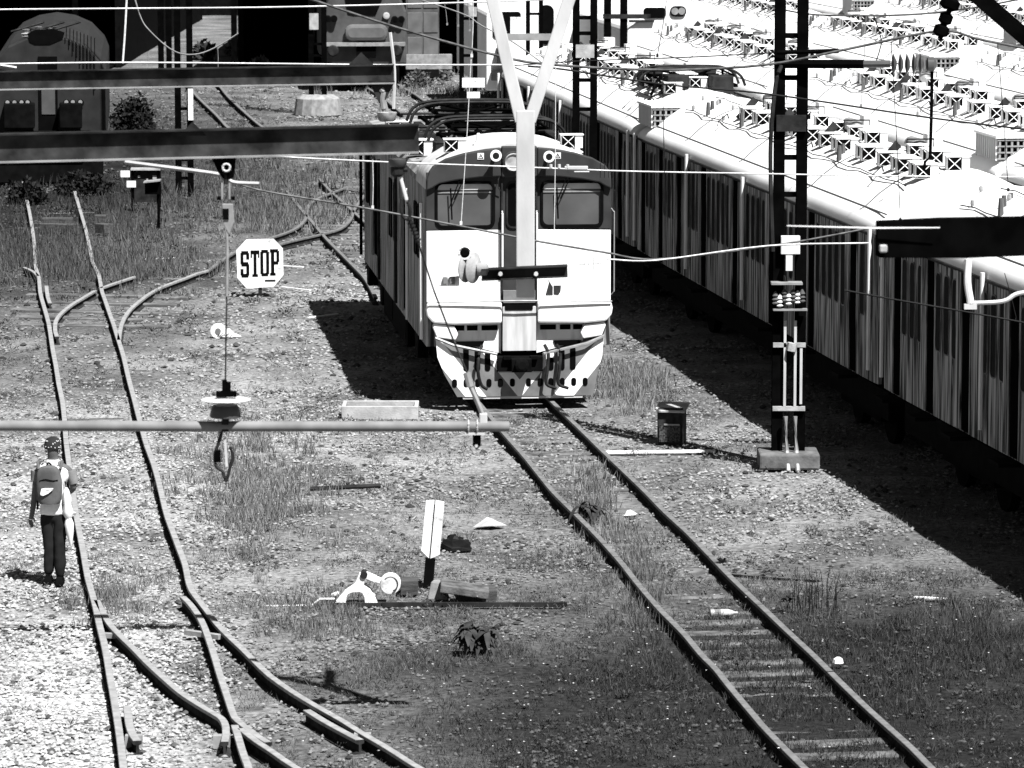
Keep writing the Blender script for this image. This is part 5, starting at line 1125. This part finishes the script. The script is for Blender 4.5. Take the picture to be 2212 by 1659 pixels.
MB().tube(catmull([(-.1, -.09, .28), (-.03, -.108, .30), (.05, -.106, .285), (.11, -.09, .29)], 4), .006, 5).build('zip', rubber, bk); MB().tube([(-.13, -.02, .08), (-.135, -.03, -.06)], .012, 5).build('loose_strap', rubber, bk); MB().tube(catmull([(-.03, 0, .44), (0, -.02, .48), (.03, 0, .44)], 4), .01, 5).build('top_loop', rubber, bk)
# umbrella hung from the pack
ub = thing('umbrella', 'pale folded umbrella hanging at the right side of the walking person', 'umbrella', (pf.x + px(148), pf.y - .1, pz(1050)))
MB().lathe([(.012, 0), (.03, -.03), (.05, -.12), (.045, -.2), (.06, -.28), (.05, -.33), (.035, -.36), (.055, -.42), (.045, -.52), (.025, -.62), (.008, -.68)], (0, 0, 0), (-.07, 0, 1), 10).build('canopy', shirt_w, ub, smooth=True)
MB().tube([(.05, 0, -.68), (.055, 0, -.74)], .006, 5).build('tip', steel_grey, ub); MB().tube([(-.0, 0, 0), (-.01, 0, .07)], .008, 5).build('handle', steel_dark, ub)
MB().add([(.03, 0, -.26), (.12, -.02, -.29), (.10, 0, -.33), (.03, 0, -.34), (.03, -.01, -.3)], [(0, 1, 4), (1, 2, 4), (2, 3, 4)]).build('flap', shirt_w, ub)

# ------------------------------------------------------------------ plants
def leaf(mb, base, d, L, W, droop=.5):
    d = Vector(d).normalized(); side = d.cross(Vector((0, 0, 1)));
    if side.length < .1: side = Vector((1, 0, 0))
    side.normalize(); p0 = Vector(base); pts = []
    for k in range(5):
        t = k / 4; c = p0 + d * L * t + Vector((0, 0, -droop * L * t * t)); w_ = W * math.sin(math.pi * min(.98, .06 + t * .94)) ** .8
        pts += [c - side * w_ / 2 + Vector((0, 0, .12 * w_)), c, c + side * w_ / 2 + Vector((0, 0, .12 * w_))]
    fs = []
    for k in range(4):
        o_ = k * 3; fs += [(o_, o_ + 1, o_ + 4, o_ + 3), (o_ + 1, o_ + 2, o_ + 5, o_ + 4)]
    mb.add(pts, fs)
def broad_plant(u, v, wpx, hpx, label, nst=9, m=leaf_m, name='broadleaf_weed', seed=1, Lf=.55, droop=1.0):
    rnd = random.Random(seed); p0 = G(u, v); k = p0.y / F; W, H = wpx * k, hpx * k
    r = thing(name, label, 'plant', p0)
    st_ = MB()
    tops = []
    for i in range(nst):
        a = rnd.uniform(0, 6.28); rad = W * .5 * math.sqrt(rnd.random()) * .55; tp = Vector((rad * math.cos(a), rad * math.sin(a), H * (.95 - .9 * (rad / W) * 1.6 + rnd.uniform(-.1, .05)))); st_.tube([(0, 0, 0), tp * .6 + Vector((0, 0, .02)), tp], .008, 4); tops.append(tp)
    st_.build('stem', m, r)
    for tp in tops:
        for j in range(7):
            a = rnd.uniform(0, 6.28); lm = MB(); leaf(lm, (0, 0, 0), (math.cos(a), math.sin(a), rnd.uniform(.1, .9)), H * Lf * rnd.uniform(.6, 1.1), H * .21 * rnd.uniform(.7, 1.2), droop * rnd.uniform(.7, 1.4))
            o = lm.build('leaf', m, r, smooth=True); o.location = tp * (1 - .13 * (j % 4))
    return r
broad_plant(1027, 1412, 130, 84, 'large dark broad-leaved weed in the foreground grass', 14, seed=2, Lf=.5)
broad_plant(1272, 1128, 80, 64, 'dark broad-leaved weed growing beside the left rail of the middle track', 4, seed=3, Lf=.7)
broad_plant(1700, 1318, 40, 40, 'dark low weed at the foot of the tall dry stalks', 4, seed=13, Lf=.8, droop=.4)
def bush(u, v, wpx, hpx, label, m, n_, seed, ls=.09, dep=1.0, name='bush', z0=0.0):
    rnd = random.Random(seed); p0 = G(u, v); k = p0.y / F; W, H = wpx * k / 2, hpx * k
    r = thing(name, label, 'bush', p0); mb = MB()
    for i in range(n_):
        th, ph, rd = math.acos(rnd.uniform(0, 1)), rnd.uniform(0, 6.28), rnd.random() ** .4
        rd *= .8 + .35 * noise.noise(Vector((math.cos(ph) * 1.5 + seed, math.sin(ph) * 1.5, th * 1.6)))
        c = Vector((W * rd * math.sin(th) * math.cos(ph), W * dep * rd * math.sin(th) * math.sin(ph), H * rd * math.cos(th) + .02)); d = Vector((rnd.gauss(0, 1), rnd.gauss(0, 1), rnd.gauss(.2, .7))).normalized(); s = d.cross(Vector((rnd.gauss(0, 1), rnd.gauss(0, 1), rnd.gauss(0, 1)))).normalized(); l_ = ls * rnd.uniform(.6, 1.4)
        mb.add([c, c + d * l_ * .5 + s * l_ * .28, c + d * l_, c + d * l_ * .5 - s * l_ * .28], [(0, 1, 2, 3)])
    mb.build('foliage', m, r)
    st_ = MB()
    for i in range(5): a = rnd.uniform(0, 6.28); st_.tube([(0, 0, 0), (W * .4 * math.cos(a), W * .4 * math.sin(a), H * .6)], [.03, .01], 5)
    st_.build('branch', timber, r); return r
bush(292, 300, 125, 112, 'dark leafy bush beside the dark locomotive at the upper left', leaf_dark, 2600, 5, .14)
bush(903, 190, 66, 44, 'grey rounded shrub on pale gravel near the far tracks', leaf_pale, 1500, 6, .14)
bush(950, 172, 60, 50, 'spiky pale shrub behind the rounded shrub', leaf_pale, 900, 7, .2)
bush(965, 135, 60, 48, 'dark weeds at the foot of the grey wagon', leaf_m, 700, 8, .18)
bush(60, 440, 110, 60, 'dark tangled scrub in front of the left locomotive', leaf_dark, 2200, 9, .12)
bush(180, 420, 130, 52, 'dark scrub between the far left rails and the equipment board', leaf_dark, 2200, 10, .12)
bush(440, 128, 50, 40, 'dark bush in the lit gap between the sheds', leaf_m, 700, 21, .25)
bush(520, 118, 70, 34, 'low rubble-grown bush right of the gap between the sheds', leaf_pale, 700, 22, .25)
bush(560, 150, 60, 26, 'small pale scrub on the gravel just above the upper beam', leaf_pale, 500, 23, .2)
for k, (u, v, wp, hp) in enumerate(((40, 600, 60, 60), (110, 590, 90, 70), (180, 590, 60, 50), (250, 560, 60, 40), (30, 520, 60, 40), (600, 470, 60, 40), (1340, 830, 60, 50), (1650, 1020, 60, 28), (1755, 1400, 0, 0))):
    pass
ag = thing('agave', 'pale spiky agave rosette near the far grey wagon', 'plant', G(932, 160))
for k in range(16):
    a = k * 2.4; lm = MB(); leaf(lm, (0, 0, .1), (math.cos(a), math.sin(a), .9 + .4 * (k % 3)), .55, .09, .1); lm.build('leaf', mat('agave', .4, .25, 6), ag)
# tall dry stalks
for (u, v, n_, h_, lab, sd_) in ((1755, 1322, 26, .55, 'clump of tall dry stalks right of the middle track', 1), (1740, 1080, 0, 0, '', 0)):
    if not n_: continue
    p0 = G(u, v); r = thing('dry_stalks', lab, 'plant', p0); rnd = random.Random(sd_)
    for i in range(n_):
        x, y = rnd.gauss(0, .14), rnd.gauss(0, .2); h2 = h_ * rnd.uniform(.5, 1); MB().tube([(x, y, 0), (x + rnd.gauss(0, .02), y, h2 * .6), (x + rnd.gauss(0, .04), y, h2)], [.005, .004, .002], 4).build('stalk', leaf_dark, r)

# ------------------------------------------------------------------ ground cover (uncountable)
def near_rail(X, Y, R=.075):
    bad = np.zeros(len(X), bool)
    for pts in RAIL_MESHES:
        P = np.array([[q.x, q.y] for q in pts])
        for a, b in zip(P, P[1:]):
            d = b - a; L2 = (d * d).sum()
            if L2 < 1e-9: continue
            t = np.clip(((X - a[0]) * d[0] + (Y - a[1]) * d[1]) / L2, 0, 1); bad |= ((X - a[0] - t * d[0]) ** 2 + (Y - a[1] - t * d[1]) ** 2) < R * R
    return bad
def scatter(dens, y0, y1, margin=2.2):
    W = .1225 * y1 + margin; N = int(dens * (y1 - y0) * 2 * W)
    Y = RNG.uniform(y0, y1, N); X = RNG.uniform(-W, W, N); k = np.abs(X) < .1225 * Y + margin; return X[k], Y[k]
def xf(X, Y, Z, yaw, sx, sy, sz, tx=None, ty=None):
    c, s = np.cos(yaw), np.sin(yaw); M = np.zeros((len(X), 3, 4))
    M[:, 0, 0], M[:, 0, 1], M[:, 1, 0], M[:, 1, 1], M[:, 2, 2] = c * sx, -s * sy, s * sx, c * sy, sz
    if tx is not None: M[:, 0, 2] = tx; M[:, 1, 2] = ty
    M[:, 0, 3], M[:, 1, 3], M[:, 2, 3] = X, Y, Z; return M
def fast_noise(X, Y, s, seed):
    r = np.random.default_rng(seed); f = np.zeros(len(X))
    for k in range(10):
        a = r.uniform(0, 6.28); fr = s * r.uniform(.5, 2.0); f += np.sin((X * math.cos(a) + Y * math.sin(a)) * fr * 6.28 + r.uniform(0, 6.28))
    return f / 3.2
# stones
st_v = [(1, .1, -.1), (-.9, .25, 0), (.1, .9, .05), (-.05, -1, .0), (.15, .1, .75), (-.3, -.2, .6), (0, 0, -.6)]
st_f = [(0, 2, 4), (2, 5, 4), (2, 1, 5), (1, 3, 5), (3, 4, 5), (3, 0, 4), (0, 6, 2), (1, 6, 3)]
stone_m = attr_mat('ballast_stone', 'tone', .95); SM = []; ST = []
for dens, y0, y1, s0_, s1_ in ((330, 36, 50, .014, .034), (210, 50, 66, .018, .038), (80, 66, 100, .025, .05), (26, 100, 150, .04, .075)):
    X, Y = scatter(dens, y0, y1); pale = pale_field(X, Y); dark = soil_shade_field(X, Y)
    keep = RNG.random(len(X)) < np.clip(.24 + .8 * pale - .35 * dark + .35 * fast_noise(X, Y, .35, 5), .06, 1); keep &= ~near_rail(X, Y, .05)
    X, Y, pale, dark = X[keep], Y[keep], pale[keep], dark[keep]; n_ = len(X); s = RNG.uniform(s0_, s1_, n_)
    SM.append(xf(X, Y, s * .2 - .005, RNG.uniform(0, 6.28, n_), s * RNG.uniform(.8, 1.4, n_), s * RNG.uniform(.7, 1.1, n_), s * RNG.uniform(.4, .9, n_)))
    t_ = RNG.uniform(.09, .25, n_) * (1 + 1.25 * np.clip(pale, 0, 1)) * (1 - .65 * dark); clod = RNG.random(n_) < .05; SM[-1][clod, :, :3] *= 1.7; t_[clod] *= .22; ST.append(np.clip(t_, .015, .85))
bal = instance_mesh('ballast_stones', st_v, st_f, np.concatenate(SM), np.concatenate(ST), stone_m); tag(bal, 'loose ballast stones strewn over the yard ground', 'gravel')
# grass blades: bent two-segment blade
gb_v = [(-.5, 0, 0), (.5, 0, 0), (-.35, .0, .55), (.35, .0, .55), (0, .0, 1)]
gb_f = [(0, 1, 3), (0, 3, 2), (2, 3, 4)]
def grass_density(X, Y):
    f = .12 + .55 * soil_shade_field(X, Y) - .45 * pale_field(X, Y) + .45 * fast_noise(X, Y, .28, 9) + .25 * fast_noise(X, Y, 1.1, 4)
    f += .25 * gauss(X, Y, 1380, 1250, .5, 6) + .35 * gauss(X, Y, 1000, 1180, 2.2, 5) + .35 * gauss(X, Y, 640, 450, 3, 12) + .3 * gauss(X, Y, 1330, 820, .6, 4)
    return np.clip(f, .02, 1.3)
GM = []; GT = []
for dens, y0, y1, hs, wd, nb in ((90, 36, 50, 1.0, .0055, 11), (60, 50, 66, 1.0, .007, 9), (11, 66, 110, 1.0, .011, 8), (6, 110, 150, 1.6, .02, 6)):
    X, Y = scatter(dens, y0, y1); g = grass_density(X, Y); k = RNG.random(len(X)) < g; k &= ~near_rail(X, Y, .09); X, Y, g = X[k], Y[k], g[k]
    for b in range(nb):
        n_ = len(X); x = X + RNG.normal(0, .04 * hs, n_); y = Y + RNG.normal(0, .05 * hs, n_); h = (.022 + .036 * np.clip(g, 0, 1)) * RNG.uniform(.5, 1.5, n_) * hs; ln = RNG.normal(0, .5, (2, n_)) * h
        GM.append(xf(x, y, np.full(n_, -.012), RNG.normal(0, .7, n_), wd * RNG.uniform(.7, 1.5, n_), h * 0 + 1, h, ln[0], ln[1])); GT.append(RNG.uniform(.04, .22, n_) * (1 - .8 * soil_shade_field(x, y)) * (1 + .6 * np.clip(pale_field(x, y), 0, 1)))
# tall tufts (far left, along rails, by the train)
T = []
for (u, v, su, sv, n_, hh) in ((50, 575, 1.6, 3, 90, .34), (180, 560, 1.2, 4, 60, .30), (330, 590, 1.0, 3, 80, .26), (110, 500, 2.5, 6, 80, .30), (290, 440, 3, 9, 70, .34), (560, 380, 3.2, 9, 90, .36), (620, 460, 1.2, 4, 120, .3), (1340, 830, .55, 2.5, 90, .20), (1385, 1270, .16, 3.0, 70, .17), (1290, 1130, .2, 4, 60, .17), (1900, 1480, 1.6, 3.5, 110, .09), (540, 1000, 1.0, 4, 120, .18), (590, 1100, .6, 2.5, 80, .2), (1700, 1450, 1.2, 3, 120, .13), (2080, 1370, .9, 2, 110, .16), (1000, 200, 3, 10, 60, .4), (700, 1330, .6, 1.4, 60, .14), (240, 1300, .3, 1.2, 40, .16)):
    p = G(u, v); T.append(np.stack([p.x + RNG.normal(0, su * .6, n_), p.y + RNG.normal(0, sv * .6, n_), RNG.uniform(.6, 1.2, n_) * hh, np.full(n_, 1.0)], 1))
T = np.concatenate(T); T = T[~near_rail(T[:, 0], T[:, 1], .07)]
for b in range(34):
    n_ = len(T); h = T[:, 2] * RNG.uniform(.45, 1.1, n_); sp_ = .17 * T[:, 2] / .3; x = T[:, 0] + RNG.normal(0, sp_, n_); y = T[:, 1] + RNG.normal(0, sp_, n_); ln = RNG.normal(0, .28, (2, n_)) * h
    GM.append(xf(x, y, np.full(n_, -.01), RNG.normal(0, .7, n_), .009 * RNG.uniform(.7, 1.5, n_) * (T[:, 1] / 60), h * 0 + 1, h, ln[0], ln[1])); GT.append(RNG.uniform(.03, .26, n_) * (1 - .75 * soil_shade_field(x, y)))
grass = instance_mesh('grass', gb_v, gb_f, np.concatenate(GM), np.concatenate(GT), attr_mat('grass_blade', 'tone', .8)); tag(grass, 'grass and low weeds growing all over the yard', 'grass')
# low broad weeds: small leaf cards hugging the ground
WM = []; WT = []
for dens, y0, y1, sz in ((30, 36, 52, 1.0), (20, 52, 70, 1.2), (8, 70, 115, 1.9)):
    X, Y = scatter(dens, y0, y1); g = .16 + .35 * soil_shade_field(X, Y) - .2 * pale_field(X, Y) + .5 * fast_noise(X, Y, .4, 31); k = RNG.random(len(X)) < np.clip(g, .01, 1); k &= ~near_rail(X, Y, .1); X, Y = X[k], Y[k]; R = RNG.uniform(.3, 1.0, len(X)) ** 2
    for b in range(20):
        n_ = len(X); a = RNG.uniform(0, 6.28, n_); rad = RNG.uniform(0, .09, n_) * sz * (.4 + R); x, y = X + rad * np.cos(a), Y + rad * np.sin(a); l = RNG.uniform(.012, .03, n_) * sz * (.5 + R)
        WM.append(xf(x, y, RNG.uniform(.0, .05, n_) * (.3 + R) * sz, a, l, l * .5, l * .9, RNG.normal(0, .4, n_) * l, RNG.normal(0, .4, n_) * l)); WT.append(RNG.uniform(.025, .11, n_) * (1 - .5 * soil_shade_field(x, y)))
weeds = instance_mesh('low_weeds', [(0, 0, 0), (.5, .5, .5), (1.1, 0, .9), (.5, -.5, .5)], [(0, 1, 2), (0, 2, 3)], np.concatenate(WM), np.concatenate(WT), attr_mat('weed_leaf', 'tone', .8)); tag(weeds, 'low broad-leaved weeds dotted over the ground', 'weeds')
# tiny pale flower heads
X, Y = scatter(3.5, 37, 66); k = RNG.random(len(X)) < np.clip(.05 + .9 * gauss(X, Y, 1600, 1560, 3.0, 5) + .6 * gauss(X, Y, 1150, 1450, 1.6, 4) + .8 * gauss(X, Y, 830, 860, .8, 1.5), 0, 1); X, Y = X[k], Y[k]; n_ = len(X)
fl_v = [(1, 0, 0), (.5, .87, 0), (-.5, .87, 0), (-1, 0, 0), (-.5, -.87, 0), (.5, -.87, 0), (0, 0, .7)]; fl_f = [(0, 1, 6), (1, 2, 6), (2, 3, 6), (3, 4, 6), (4, 5, 6), (5, 0, 6)]
flw = instance_mesh('flower_heads', fl_v, fl_f, xf(X, Y, RNG.uniform(.06, .14, n_), RNG.uniform(0, 6, n_), RNG.uniform(.008, .014, n_), RNG.uniform(.008, .014, n_), RNG.uniform(.005, .009, n_)), RNG.uniform(.25, .6, n_), attr_mat('petal', 'tone')); tag(flw, 'tiny pale flower heads dotted through the weeds', 'flowers')
